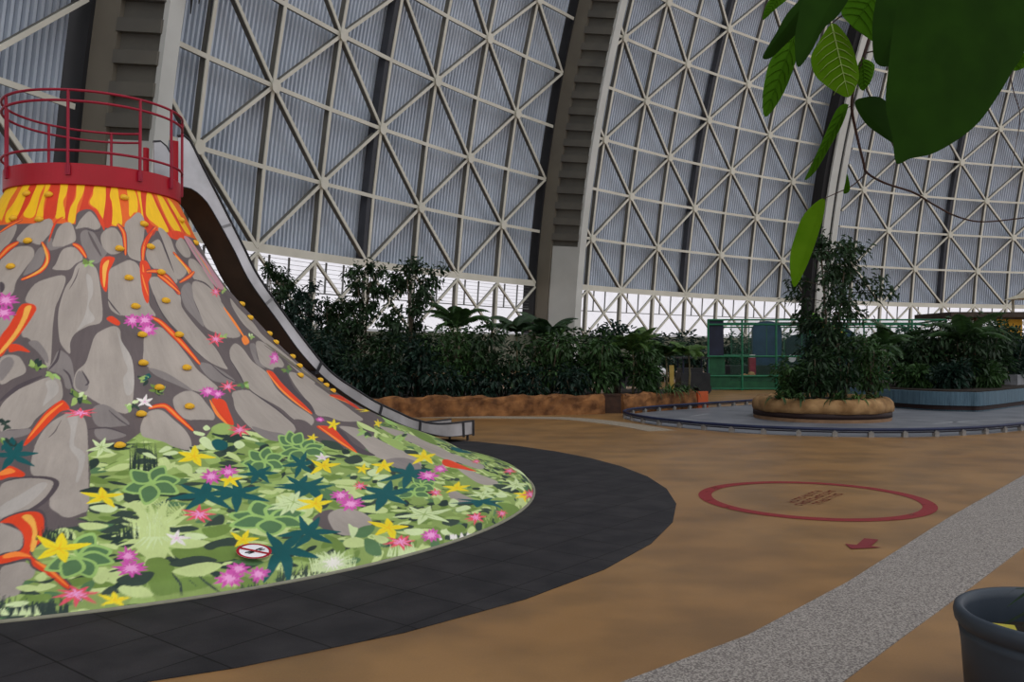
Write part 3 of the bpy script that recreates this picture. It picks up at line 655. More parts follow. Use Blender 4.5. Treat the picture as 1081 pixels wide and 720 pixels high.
for ln in lines:
    w = ln.split(); k = w[0]
    if k == 'P':
        p = num(w[3:]); paint(smooth2(p, 4) if w[2] == '1' else p, w[1])
    elif k == 'F': petal_star(w[1], w[2], w[3], int(w[4]), *num(w[5:]), rn)
    elif k == 'T':
        o, u, v = map(np.array, num(w[4:])); cols = w[1].split('/')
        for i in range(int(w[2])):
            a = rn.uniform(0, 2 * PI); l_ = rn.uniform(.6, 1.1); d = math.cos(a) * u * l_ + math.sin(a) * v * l_; q = (-math.sin(a) * u + math.cos(a) * v) * .26
            paint(leaf_shape(o + (u * rn.uniform(-.3, .3) + v * rn.uniform(-.3, .3)), d, q), cols[i % len(cols)])
    elif k == 'B':
        o, u, v = map(np.array, num(w[5:])); n = int(w[2])
        for i in range(n):
            f = rn.random(); b = o + u * f; tip = b + v * rn.uniform(.5, 1.0) + u * rn.uniform(-.1, .1); q = u * (.55 / n + .012)
            paint([b - q - v * .15, tip, b + q - v * .15], w[1])
    elif k == 'G':
        o, u, v = map(np.array, num(w[2:])); 
        for a in map(float, w[1].split('/')):
            a = math.radians(a); d = math.cos(a) * u + math.sin(a) * v; q = (-math.sin(a) * u + math.cos(a) * v) * .42
            paint(leaf_shape(o, d, q), 'gl'); paint(leaf_shape(o + d * .12, d * .76, q * .74), 'gs')
# fine brush grain, as in hand-rolled paint
rg = np.random.default_rng(3); gr = rg.normal(0, 1, (NS, NT)); gr = (gr + np.roll(gr, 1, 0) + np.roll(gr, 2, 0) + np.roll(gr, 3, 0)) / 4
def soft(n, ky, kx, seed):
    g = np.random.default_rng(seed).normal(0, 1, (NS // ky + 3, NT // kx + 3)); yi = np.arange(NS) / ky; xi = np.arange(NT) / kx; y0 = yi.astype(int); x0 = xi.astype(int); fy = (yi - y0)[:, None]; fx = (xi - x0)[None]
    return (g[y0][:, x0] * (1 - fy) + g[y0 + 1][:, x0] * fy) * (1 - fx) + (g[y0][:, x0 + 1] * (1 - fy) + g[y0 + 1][:, x0 + 1] * fy) * fx
grey = (np.ptp(IMG, axis=2) / (IMG.max(2) + 1e-6) < .25)
IMG *= (1 + np.where(grey, .03 * soft(0, 14, 5, 1) + .055 * soft(0, 36, 26, 2), .03 * soft(0, 8, 8, 4)))[..., None]
IMG *= (1 + .035 * gr)[..., None]; IMG = np.clip(IMG, 0, 1)
def shell():
    rS = np.interp(srow, ss, rr); zS = np.interp(srow, ss, zz)
    V = np.empty((NS, NT, 3)); V[..., 0] = rS[:, None] * np.cos(tht); V[..., 1] = rS[:, None] * np.sin(tht); V[..., 2] = zS[:, None]
    idx = np.arange(NS * NT).reshape(NS, NT); nx = np.roll(idx, -1, 1)
    F = np.stack([idx[:-1], nx[:-1], nx[1:], idx[1:]], -1).reshape(-1, 4); nf = len(F)
    me = bpy.data.meshes.new('painted_shell'); me.vertices.add(NS * NT); me.vertices.foreach_set('co', V.astype(np.float32).ravel())
    me.loops.add(nf * 4); me.loops.foreach_set('vertex_index', F.astype(np.int32).ravel()); me.polygons.add(nf)
    me.polygons.foreach_set('loop_start', np.arange(0, nf * 4, 4, dtype=np.int32)); me.update(calc_edges=True)
    me.polygons.foreach_set('use_smooth', np.ones(nf, bool))
    at = me.color_attributes.new('paint', 'FLOAT_COLOR', 'POINT'); col = np.ones((NS * NT, 4), np.float32); col[:, :3] = IMG.reshape(-1, 3); at.data.foreach_set('color', col.ravel())
    m = mat('mural_paint', (1, 1, 1, 1), rough=.55, spec=.25); nt = m.node_tree; a = nt.nodes.new('ShaderNodeVertexColor'); a.layer_name = 'paint'
    nz = nt.nodes.new('ShaderNodeTexNoise'); nz.inputs['Scale'].default_value = 9; nz.inputs['Detail'].default_value = 5; mr = nt.nodes.new('ShaderNodeMapRange'); mr.inputs[3].default_value = .88; mr.inputs[4].default_value = 1.12
    hs = nt.nodes.new('ShaderNodeHueSaturation'); nt.links.new(nz.outputs['Fac'], mr.inputs[0]); nt.links.new(mr.outputs[0], hs.inputs['Value']); nt.links.new(a.outputs[0], hs.inputs['Color'])
    nt.links.new(hs.outputs[0], nt.nodes['Principled BSDF'].inputs['Base Color']); me.materials.append(m)
    return me
volcano = empty('volcano', (AX[0], AX[1], 0), 'climbing volcano painted with grey boulders, lava streams and jungle flowers', 'play volcano')
o = bpy.data.objects.new('painted_shell', shell()); C.objects.link(o); o.parent = volcano
M_red = mat('red_steel', rgb(156, 8, 28, 1.1), rgb(166, 12, 34, 1.1), 3, .4, spec=.35)
M_rail = mat('crimson_rail', rgb(136, 16, 42, 1.1), rgb(146, 20, 46, 1.1), 6, .4, spec=.3)
b = MB(); b.lathe([(.84, 3.285), (.895, 3.285), (.9, 3.29), (.9, 3.5), (.895, 3.505), (.84, 3.505), (.84, 3.285)], (AX[0], AX[1], 0), 120); b.build('rim_band', M_red, volcano)
b = MB(); b.lathe([(.0, 3.40), (.845, 3.40), (.845, 3.34), (0, 3.34)], (AX[0], AX[1], 0), 64); b.build('deck', mat('deck_board', rgb(120, 112, 104), scale=8), volcano)
b = MB(); b.lathe([(4.94, .0), (4.962, .0), (4.962, .022), (4.94, .024)], (AX[0], AX[1], .0), 160); b.build('base_edging', mat('edging_trim', rgb(132, 130, 112), scale=20, rough=.5), volcano, True)
# guard rail: curved rails with a gap where the slide starts
rail = empty('guard_rail', (AX[0], AX[1], 3.5)); rail.parent = volcano; rail.location = (0, 0, 3.5)
SLA = math.radians(55)
RA = [math.radians(q) for q in (-170, -131, -80, -36, -8, 105, 149)]
def ring(r, z, a0, a1, n=72): return [(AX[0] + r * math.cos(a0 + (a1 - a0) * i / n), AX[1] + r * math.sin(a0 + (a1 - a0) * i / n), z) for i in range(n + 1)]
for z in (4.25, 4.14, 3.63):
    b = MB(); b.tube(ring(.915, z, SLA + .5, SLA + 2 * PI - .5), .014, 8); b.build('rail', M_rail, rail, True)
for a in RA + [SLA + .5, SLA - .5]:
    x, y = AX[0] + .915 * math.cos(a), AX[1] + .915 * math.sin(a); b = MB(); b.tube([(x, y, 3.40), (x, y, 4.25)], .016, 8)
    b.box((AX[0] + .908 * math.cos(a), AX[1] + .908 * math.sin(a), 3.43), (.035, .05, .1), a); b.build('post', M_rail, rail)
for sg in (-1, 1):
    a = SLA + sg * .36; x, y = AX[0] + .86 * math.cos(a), AX[1] + .86 * math.sin(a); b = MB(); b.box((x, y, 3.78), (.06, .04, .56), a); b.build('gate_post', M_red, rail)
# climbing holds
M_hold = mat('ochre_hold', rgb(222, 166, 30, 1.1), rgb(236, 184, 52, 1.1), 12, .5)
def hold_mesh():
    b = MB(); n = 10; rows = [(0, 1.0), (.35, .95), (.7, .72), (.95, .38), (1.02, 0.05)]; vs = []
    for h, k in rows:
        for i in range(n):
            a = 2 * PI * i / n; vs.append((.043 * k * math.cos(a) * (1.15 if i % 3 == 0 else .95), .037 * k * math.sin(a) - .01 * h, .036 * h))
    b.add(vs, [(r * n + i, r * n + (i + 1) % n, (r + 1) * n + (i + 1) % n, (r + 1) * n + i) for r in range(len(rows) - 1) for i in range(n)] + [tuple((len(rows) - 1) * n + i for i in range(n))])
    return b
HOLDS = [(-1.857, 5.304), (-1.587, 5.284), (-0.821, 5.302), (-1.889, 5.006), (-1.608, 4.985), (-1.643, 4.723), (-1.684, 4.404), (-0.933, 4.664), (-0.669, 4.998), (-0.665, 4.719), (-0.903, 4.288), (-0.904, 3.9), (-0.712, 3.994), (-0.906, 3.523), (-0.933, 3.149), (-0.901, 2.816), (-0.984, 2.461), (-1.057, 2.01), (-0.827, 2.538), (-0.763, 3.077), (-0.724, 3.528), (-0.653, 4.392), (-0.077, 5.139), (0.028, 4.871), (0.15, 4.036), (0.005, 3.814), (0.15, 3.576), (0.076, 3.437), (0.15, 3.202), (0.045, 3.048), (-0.105, 2.902), (0.15, 2.783), (0.12, 2.689), (0.09, 2.585)]
first = None
for th, s in HOLDS:
    p, n = on_shell(th, s, -.004); q = n.to_track_quat('Z', 'Y')
    if first is None: first = hold_mesh().build('climbing_hold', M_hold, None, True); first.parent = volcano; h = first
    else: h = first.copy(); C.objects.link(h)
    h.location = p - Vector((AX[0], AX[1], -.02)); up = Vector((-math.cos(th), -math.sin(th), 0)); x = Vector((-math.sin(th), math.cos(th), 0)); y = n.cross(x)
    h.rotation_euler = Matrix((x, y, n)).transposed().to_euler()
first['label'] = 'ochre knob to climb by'
# prohibition sign stuck to the painted foot: pale disc, red ring, crossed-out dark shoe
th, s = -.9037, .301
p, n = on_shell(th, s, .006); x = Vector((-math.sin(th), math.cos(th), 0)); y = n.cross(x)
sg = empty('prohibition_sign', p); sg.parent = volcano; sg.location = p - Vector((AX[0], AX[1], -.02)); sg['label'] = 'round white sign with a red ring and a crossed-out dark figure'
def disc(name, r0, r1, z, mt, parts=None):
    b = MB(); k = 40
    def P(u, v): return x * u + y * v + n * (z - ((u * u) / (2 * 4.2)))
    if parts is None:
        vs = [P(r0 * math.cos(2 * PI * i / k), r0 * math.sin(2 * PI * i / k)) for i in range(k)] + [P(r1 * math.cos(2 * PI * i / k), r1 * math.sin(2 * PI * i / k)) for i in range(k)]
        b.add(vs, [(i, (i + 1) % k, k + (i + 1) % k, k + i) for i in range(k)])
    else:
        for q in parts: b.add([P(u, v) for u, v in q], [tuple(range(len(q)))])
    o = b.build(name, mt); o.parent = sg; return o
M_wh = mat('sign_white', rgb(226, 222, 226, 1.1), scale=3); M_bk = mat('sign_black', rgb(36, 34, 40), scale=3)
SR = .118
disc('disc', .001, SR, .010, M_wh); disc('red_ring', SR * .84, SR, .012, M_red)
disc('shoe_figure', 0, 0, .0125, M_bk, [[(-.07, -.012), (-.02, -.022), (.01, -.006), (-.015, .004), (-.06, .002)], [(-.06, -.03), (-.045, -.034), (.0, -.024), (-.01, -.018)], [(.01, -.002), (.06, .012), (.075, .024), (.05, .03), (.015, .014)], [(.03, -.012), (.075, -.004), (.08, .006), (.04, .002)]])
disc('red_slash', 0, 0, .0135, M_red, [[(-.078, .062), (-.062, .078), (.078, -.062), (.062, -.078)]])

# ------------------------------------------------------------------ slide
slide = empty('metal_slide', (AX[0] + 6.5 * math.cos(SLA), AX[1] + 6.5 * math.sin(SLA), 0), 'steel slide with bright side walls running down the back of the volcano', 'slide')
U = Vector((math.cos(SLA), math.sin(SLA), 0)); Rt = Vector((math.sin(SLA), -math.cos(SLA), 0))
def SP(rho, z, off): return Vector((AX[0], AX[1], 0)) + U * rho + Rt * off + Vector((0, 0, z))
LOW = [(.87, 3.54), (1.06, 3.54), (1.25, 3.43), (1.39, 3.26), (1.67, 2.86), (1.92, 2.47), (2.37, 1.98), (2.78, 1.54), (3.25, 1.16), (3.88, .80), (4.5, .53), (5.1, .32), (5.9, .13), (6.65, .11)]
TOP = [(.87, 4.14), (1.02, 4.14), (1.24, 3.80), (1.44, 3.5), (1.82, 2.91), (2.12, 2.47), (2.87, 1.68), (3.34, 1.26), (3.9, .96), (4.25, .79), (4.75, .6), (5.15, .46), (5.75, .35), (6.65, .34)]
def samp(P, n):
    q = catmull([(a, b_, 0) for a, b_ in P], 10); L_ = [0]
    for i in range(1, len(q)): L_.append(L_[-1] + (q[i] - q[i-1]).length)
    return [(float(np.interp(t, L_, [v.x for v in q])), float(np.interp(t, L_, [v.y for v in q]))) for t in np.linspace(0, L_[-1], n)]
NL = 80; lo_ = samp(LOW, NL); tp_ = samp(TOP, NL)
M_steel = mat('brushed_steel', rgb(158, 158, 160, 1.0), rgb(200, 200, 204, 1.0), 1.6, .36, metal=.6, spec=.5)
M_under = mat('slide_underside', rgb(70, 58, 48), rgb(84, 68, 56), 3, .7); M_dark = mat('dark_metal', rgb(44, 44, 48), rgb(58, 58, 62), 8, .45, metal=.3)
W = .25
def near(k):
    a, z = lo_[k]; t = (lo_[min(k + 1, NL - 1)][0] - lo_[max(k - 1, 0)][0], lo_[min(k + 1, NL - 1)][1] - lo_[max(k - 1, 0)][1])
    return min(tp_, key=lambda q: abs((q[0] - a) * t[0] + (q[1] - z) * t[1]) + .02 * math.hypot(q[0] - a, q[1] - z))
for sgn, nm in ((1, 'side_wall'), (-1, 'side_wall')):
    b = MB(); vs = []
    for (a, z), (c, d) in zip(lo_, tp_): vs += [SP(a, z, sgn * W), SP(c, d, sgn * W), SP(c, d, sgn * (W - .012)), SP(a, z, sgn * (W - .012))]
    fs = []
    for i in range(NL - 1):
        for k in range(4): fs.append((i * 4 + k, i * 4 + (k + 1) % 4, i * 4 + 4 + (k + 1) % 4, i * 4 + 4 + k))
    fs += [(0, 1, 2, 3), tuple((NL - 1) * 4 + k for k in (3, 2, 1, 0))]; b.add(vs, fs); b.build(nm, M_steel, slide)
    b = MB(); b.tube([SP(c, d, sgn * W) for c, d in tp_], .017, 6); b.build('edge_rail', M_dark, slide, True)
    b = MB(); b.tube([SP(a, z - .005, sgn * W) for a, z in lo_], .009, 5); b.build('lower_rim', M_dark, slide, True)
    for k in (9, 22):
        a, z = lo_[k]; c, d = near(k); b = MB(); b.bar(SP(a, z, sgn * (W + .004)), SP(c, d, sgn * (W + .004)), .035, .008, Rt); b.build('seam_strip', mat('seam_steel', rgb(128, 128, 130), scale=5, metal=.5, rough=.5), slide)
    for k in (36, 52, 63, 76, 79):
        a, z = lo_[k]; c, d = near(k); b = MB(); b.bar(SP(a, z - .03, sgn * (W + .008)), SP(c, d + .01, sgn * (W + .008)), .04, .02, Rt); b.build('bracket', M_dark, slide)
b = MB(); vs = []
for a, z in lo_: vs += [SP(a, z + .03, W - .01), SP(a, z + .03, -W + .01), SP(a, z - .012, -W), SP(a, z - .012, W)]
fs = []
for i in range(NL - 1):
    for k in range(4): fs.append((i * 4 + k, i * 4 + (k + 1) % 4, i * 4 + 4 + (k + 1) % 4, i * 4 + 4 + k))
b.add(vs, fs); b.mi = 0; b.build('chute_bed', M_under, slide)
for k in (36,):
    a, z = lo_[k]; b = MB(); b.bar(SP(a, z - .035, W + .01), SP(a, z - .035, -W - .01), .06, .045); b.build('cross_bracket', M_dark, slide)
for k in (36, 52, 66, 78):
    a, z = lo_[k]
    for sgn in (-1, 1): b = MB(); b.tube([SP(a, 0, sgn * .2), SP(a, z - .02, sgn * .2)], .022, 8); b.build('support_leg', M_dark, slide)
# ------------------------------------------------------------------ hangar shell
DC = Vector((78.62, 1.26, -2.02)); DTH = .03927; TH0 = .08576; DPH = -.04541
def dome(phi, th, R): return Vector((DC.x + R * math.cos(th) * math.cos(phi), DC.y + R * math.cos(th) * math.sin(phi), DC.z + R * math.sin(th)))
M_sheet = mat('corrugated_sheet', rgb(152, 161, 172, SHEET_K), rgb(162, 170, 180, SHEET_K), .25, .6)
M_groove_shade = mat('groove_shade', rgb(104, 112, 126, SHEET_K), rgb(116, 122, 134, SHEET_K), .25, .6)  # darker copy of the sheet paint, standing for shade in the grooves
M_truss = mat('truss_paint', rgb(192, 190, 178, TRUSS_K), rgb(204, 202, 190, TRUSS_K), .6, .6)
M_tweb_shade = mat('truss_web_shade', rgb(96, 94, 88, TRUSS_K), rgb(108, 106, 98, TRUSS_K), .6, .7)  # darker copy of the truss paint, standing for shade on member flanks
M_seam = mat('dark_seam', rgb(66, 68, 74), scale=2)
M_lowwall = mat('lower_wall', rgb(70, 84, 66, .7), rgb(150, 150, 134, .7), .5, .8)
M_frame = mat('window_frame', rgb(126, 128, 128), scale=1)
M_pane = bpy.data.materials.new('window_pane'); M_pane.use_nodes = True
def glassy(m, k, col):
    nt = m.node_tree; nt.nodes.clear(); o = nt.nodes.new('ShaderNodeOutputMaterial'); t = nt.nodes.new('ShaderNodeBsdfTransparent'); t.inputs[0].default_value = col
    g = nt.nodes.new('ShaderNodeBsdfGlossy'); g.inputs['Roughness'].default_value = .1; x = nt.nodes.new('ShaderNodeMixShader'); x.inputs[0].default_value = k
    nt.links.new(t.outputs[0], x.inputs[1]); nt.links.new(g.outputs[0], x.inputs[2]); nt.links.new(x.outputs[0], o.inputs[0])
glassy(M_pane, .06, (.97, .97, 1, 1))
def thz(z, R): return math.asin((z - DC.z) / R)
NJ = 13
SEG = [  # side, R, phi left edge, phi right edge, lattice phi0, first column, last column, parity, seam columns, window number
    ('left', 100.0, 3.20, 2.836, 2.836, -8, 0, 0, (), 1),
    ('back', 100.0, 2.824, 2.452, 2.72427, -2, 6, 0, (2,), 2),
    ('right', 98.82, 2.444, 2.082, 2.39996, -1, 7, 1, (3,), 3),
    ('far', 96.63, 2.074, 1.50, 2.04678, -1, 12, 1, (3, 8), 4)]
W0, W1, WM = 2.65, 6.32, 4.6
for side, R, pa, pb, p0, i0, i1, par, seams, wn in SEG:
    # ribbed sheet
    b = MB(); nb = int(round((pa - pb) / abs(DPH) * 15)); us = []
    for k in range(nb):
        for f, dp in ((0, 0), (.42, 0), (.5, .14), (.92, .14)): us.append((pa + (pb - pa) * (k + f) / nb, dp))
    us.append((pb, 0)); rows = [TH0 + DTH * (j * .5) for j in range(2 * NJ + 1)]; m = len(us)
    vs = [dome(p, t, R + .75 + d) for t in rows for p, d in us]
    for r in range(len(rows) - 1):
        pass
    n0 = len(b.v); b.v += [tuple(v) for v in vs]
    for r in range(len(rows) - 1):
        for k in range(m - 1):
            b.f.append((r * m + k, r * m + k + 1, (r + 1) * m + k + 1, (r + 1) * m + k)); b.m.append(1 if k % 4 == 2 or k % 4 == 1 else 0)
    tag(b.build('wall_' + side, [M_sheet, M_groove_shade]), kind='structure')
    # lower wall below the glazing
    b = MB(); n = 24; ps = [pa + (pb - pa) * k / n for k in range(n + 1)]; q = []
    for z in (0, W0):
        for p in ps: q.append(dome(p, thz(z, R), R + .2))
    b.add(q, [(k, k + 1, n + 2 + k, n + 1 + k) for k in range(n)]); tag(b.build('baseboard_' + side, M_lowwall), kind='structure')
    # lattice
    b = MB(); phi = lambda i: p0 + i * DPH
    def cl(a, ta, c, tc):
        """keep a member between the leaf's edges"""
        lo, hi = pb, pa
        if a < c: a, ta, c, tc = c, tc, a, ta
        if a <= lo or c >= hi: return None
        if a > hi: ta = ta + (tc - ta) * (hi - a) / (c - a); a = hi
        if c < lo: tc = ta + (tc - ta) * (lo - a) / (c - a); c = lo
        return a, ta, c, tc
    def member(a, ta, c, tc, w, d=.32, off=.0, n=1):
        q = cl(a, ta, c, tc)
        if not q: return
        a, ta, c, tc = q
        if abs(a - c) < .004 and abs(ta - tc) < .004: return
        for k in range(n):
            f, g = k / n, (k + 1) / n; P0 = dome(a + (c - a) * f, ta + (tc - ta) * f, R - off); P1 = dome(a + (c - a) * g, ta + (tc - ta) * g, R - off)
            nr = (P0 - DC).normalized(); b.mi = 0; b.bar(P0, P1, w, .06, nr)
            if d > .1: b.mi = 1; b.bar(P0 + nr * (d / 2 + .03), P1 + nr * (d / 2 + .03), w * .45, d, nr); b.mi = 0
    for j in range(NJ + 1):
        t = TH0 + DTH * j
        for i in range(i0, i1):
            member(phi(i), t, phi(i + 1), t, .21 if j else .44, .32)
    for i in range(i0, i1 + 1):
        if pb <= phi(i) <= pa:
            for j in range(NJ): member(phi(i), TH0 + DTH * j, phi(i) - 1e-9, TH0 + DTH * (j + 1), .2, .34)
    for j in range(NJ):
        for i in range(i0 - 1, i1 + 1):
            t, u = TH0 + DTH * j, TH0 + DTH * (j + 1)
            if (i + j) % 2 == par: member(phi(i), t, phi(i + 1), u, .175, .3, .02)
            else: member(phi(i), u, phi(i + 1), t, .175, .3, .02)
            if (i + j) % 2 == par and j and pb < phi(i) < pa:
                P = dome(phi(i), t, R - .2); nrm = (P - DC).normalized(); e = Vector((-math.sin(phi(i)), math.cos(phi(i)), 0)); f = nrm.cross(e)
                b.add([P + (e * math.cos(k * PI / 4) + f * math.sin(k * PI / 4)) * .34 for k in range(8)], [tuple(range(8))])
    tag(b.build('trim_%d' % wn, [M_truss, M_tweb_shade]), kind='structure')
    b = MB()
    for i in seams:
        for j in range(2 * NJ): 
            P0, P1 = dome(phi(i) + .0028, TH0 + DTH * j / 2, R + .3), dome(phi(i) + .0028, TH0 + DTH * (j + 1) / 2, R + .3); b.bar(P0, P1, .36, .5, (P0 - DC).normalized())
    if seams: tag(b.build('trim_%d' % (wn + 10), M_seam), kind='structure')
    # glazed strip: frame, cross braces, louvres, panes
    win = empty('window_%d' % wn, dome((pa + pb) / 2, thz(W0, R), R)); tag(win, kind='structure')
    b = MB(); tW, t0, tm = thz(W1, R), thz(W0, R), thz(WM, R)
    for i in range(i0 - 1, i1 + 1):
        member(phi(i), thz(6.2, R), phi(i) - 1e-9, t0, .2, .3, 0)
        member(phi(i), thz(6.3, R), phi(i + 1), t0 - .0, .14, .15, .05); member(phi(i), t0, phi(i + 1), thz(6.3, R), .14, .15, .05)
    b.build('cross_brace', [M_truss, M_tweb_shade], win)
    b = MB()
    for i in range(i0 - 1, i1 + 1):
        for z in (WM, W0 + .06): member(phi(i), thz(z, R), phi(i + 1), thz(z, R), .07, .07, -.5)
        for f in (1 / 3, 2 / 3): member(phi(i + f), tW, phi(i + f) - 1e-9, tm, .11, .1, -.5)
        for k in range(7 if wn < 3 else 0):
            z = WM + .16 + k * .24
            member(phi(i), thz(z, R), phi(i + 1), thz(z, R), .018, .05, -.55)
    b.build('mullions', [M_frame, M_frame], win)
    b = MB(); n = 30; ps = [pa + (pb - pa) * k / n for k in range(n + 1)]; q = [dome(p, t, R + .62) for t in (t0, tW + .003) for p in ps]
    b.add(q, [(k, k + 1, n + 2 + k, n + 1 + k) for k in range(n)]); b.build('pane', M_pane, win)
# box ribs between the leaves
M_web = mat('rib_web', rgb(104, 102, 96, .8), rgb(118, 115, 106, .8), .5, .7); M_webl = mat('rib_plate', rgb(122, 116, 104, .8), rgb(134, 128, 114, .8), .4, .7)
M_fl = mat('rib_flange', rgb(186, 188, 184), rgb(200, 202, 198), .4, .55); M_gap_cable_black = mat('gap_shade_cable_black', rgb(36, 36, 38), scale=1)  # near-black: shade of the rib gaps as colour, also the cable's own black
for rn_, (ph, Rr, Lr) in enumerate(((2.830, 100.0, 3.05), (2.448, 100.0, 3.5), (2.101, 96.6, 0))):
    e = Vector((math.sin(ph), -math.cos(ph), 0))      # towards decreasing angle (rightwards)
    ths = [-.01 + k * .0105 for k in range(62)]
    def rp(t, r, off): return dome(ph, t, r) + e * off
    root = empty('trim_%d' % (21 + rn_), dome(ph, .02, Rr - 1)); tag(root, kind='structure')
    def strip(name, m, r0, r1, o0, o1, step=1, tt=None, t0=0):
        b = MB(); T = tt or ths; vs = []
        for t in T: vs += [rp(t, r0, o0), rp(t, r1, o0), rp(t, r1, o1), rp(t, r0, o1)]
        n = len(T); fs = [(i * 4 + k, i * 4 + (k + 1) % 4, i * 4 + 4 + (k + 1) % 4, i * 4 + 4 + k) for i in range(n - 1) for k in range(4)]
        fs += [(0, 1, 2, 3), tuple((n - 1) * 4 + k for k in (3, 2, 1, 0))]; b.add(vs, fs); return b.build(name, m, root)
    if not Lr:
        strip('gap_shade', M_gap_cable_black, Rr + 1.2, Rr + .15, -.55, 1.5); strip('edge_plate', M_fl, Rr, Rr - .2, 0, .95); strip('web', M_gap_cable_black, Rr + .1, Rr - .05, .9, 1.4); strip('inner_flange', M_fl, Rr, Rr - .2, 1.35, 2.1)  # dark strips: painted shade of the gap, and the line between the flanges
        continue
    strip('gap_shade', M_gap_cable_black, Rr + 1.2, Rr + .1, -.28, .1)  # dark strip painting in the shade of the gap beside the rib
    strip('edge_plate', M_webl, Rr + .35, Rr - min(1.05, Lr * .5), -.1, .12)
    strip('web', M_web, Rr - min(1.05, Lr * .5), Rr - Lr, .12, .3)
    strip('inner_flange', M_fl, Rr - Lr + .1, Rr - Lr - .12, -.02, .74)
    strip('far_web', M_fl, Rr, Rr - Lr, .62, .78)
    strip('foot_plate', M_fl, Rr - 1.1, Rr - Lr + .02, -.0, .14, tt=[-.01, .03, .07, .115])
    b = MB()
    for k in range(46):
        t = .122 + k * .0118
        b.bar(rp(t, Rr - 1.0, .06), rp(t, Rr - Lr + .05, .06), .34, .5 if True else .3, dome(ph, t + .01, Rr) - dome(ph, t, Rr)) if False else b.bar(rp(t, Rr - 1.0, .02), rp(t, Rr - Lr + .05, .02), .3, .5, (dome(ph, t + .01, Rr) - dome(ph, t, Rr)).normalized())
    b.build('stiffener', M_web, root)
# dangling cable by the first rib
b = MB(); P = dome(2.83, .172, 96.7) + Vector((.307, .952, 0)) * .78
for dx, l in ((0, 1.4), (.3, .6), (.75, 1.6)): b.tube([P + Vector((dx, 0, 1.6)), P + Vector((dx + .1, 0, .5)), P + Vector((dx + .02, 0, -l * .45))], [.1, .08, .02], 6)
tag(b.build('hanging_cable', M_gap_cable_black), 'black cable ends hanging down beside the pale edge of the leftmost rib', 'cable')

# ------------------------------------------------------------------ floor and what is painted or laid on it
def floor_mat():
    m = mat('tan_floor', rgb(152, 112, 66, FLOOR_K), rgb(170, 130, 82, FLOOR_K), .45, .38, spec=.5, mix=(.3, .7)); nt = m.node_tree; N = nt.nodes; L = nt.links
    b = N['Principled BSDF']; src = b.inputs['Base Color'].links[0].from_socket; tc = [n for n in N if n.type == 'TEX_COORD'][0]
    mp = N.new('ShaderNodeMapping'); mp.inputs['Scale'].default_value = (.8, 1, 1); n2 = N.new('ShaderNodeTexNoise'); n2.inputs['Scale'].default_value = 1.6; n2.inputs['Detail'].default_value = 6
    L.new(tc.outputs['Object'], mp.inputs[0]); L.new(mp.outputs[0], n2.inputs['Vector']); cr = N.new('ShaderNodeValToRGB'); cr.color_ramp.elements[0].position = .36; cr.color_ramp.elements[1].position = .6
    cr.color_ramp.elements[0].color = (.7, .7, .72, 1); cr.color_ramp.elements[1].color = (1.05, 1.03, 1, 1); L.new(n2.outputs['Fac'], cr.inputs[0])
    n3 = N.new('ShaderNodeTexNoise'); n3.inputs['Scale'].default_value = 90; L.new(tc.outputs['Object'], n3.inputs['Vector']); r3 = N.new('ShaderNodeMapRange'); r3.inputs[3].default_value = .82; r3.inputs[4].default_value = 1.18; L.new(n3.outputs['Fac'], r3.inputs[0])
    mx = N.new('ShaderNodeMix'); mx.data_type = 'RGBA'; mx.blend_type = 'MULTIPLY'; mx.inputs[0].default_value = 1; L.new(src, mx.inputs[6]); L.new(cr.outputs[0], mx.inputs[7])
    hs = N.new('ShaderNodeHueSaturation'); L.new(r3.outputs[0], hs.inputs['Value']); L.new(mx.outputs[2], hs.inputs['Color']); L.new(hs.outputs[0], b.inputs['Base Color'])
    return m
b = MB(); b.poly([(-45, -12), (60, -12), (160, 40), (170, 110), (60, 110), (-10, 95), (-45, 40)], -.3, 0); tag(b.build('floor', floor_mat()), kind='structure')
def speck_mat(name, a, c, sc=150):
    m = mat(name, a, c, sc, .75, mix=(.42, .58), detail=3, bump=.15); return m
M_peb = speck_mat('pebble_paving', rgb(118, 110, 106, PATH_K), rgb(182, 174, 166, PATH_K), 95)
b = MB(); up = [(-1.2, 2.2), (.39, 3.98), (1.31, 4.76), (2.3, 5.85), (4.12, 8.06), (6.4, 10.7), (12, 17.2)]; dn = [(14.5, 17.2), (8.2, 10.2), (4.1, 6.85), (3.0, 5.64), (2.15, 4.72), (1.55, 4.06), (.6, 3.1), (-.2, 2.0)]
b.poly(up + dn, 0, .006); tag(b.build('path', M_peb), kind='structure')
b = MB(); q = catmull([(-3.5, 20.1, 0), (.3, 19.75, 0), (1.4, 19.4, 0), (2.4, 17.9, 0), (2.9, 16.6, 0)], 8); w = [.32, .32, .3, .28, .25]
L1, L2 = [], []
for i, p in enumerate(q):
    t = (q[min(i + 1, len(q) - 1)] - q[max(i - 1, 0)]).normalized(); nn = Vector((-t.y, t.x, 0)) * .3; L1.append(((p + nn).x, (p + nn).y)); L2.append(((p - nn).x, (p - nn).y))
b.poly(L2 + L1[::-1], 0, .005); tag(b.build('path', speck_mat('pale_strip', rgb(140, 126, 108, .8), rgb(176, 164, 146, .8), 60)), kind='structure')
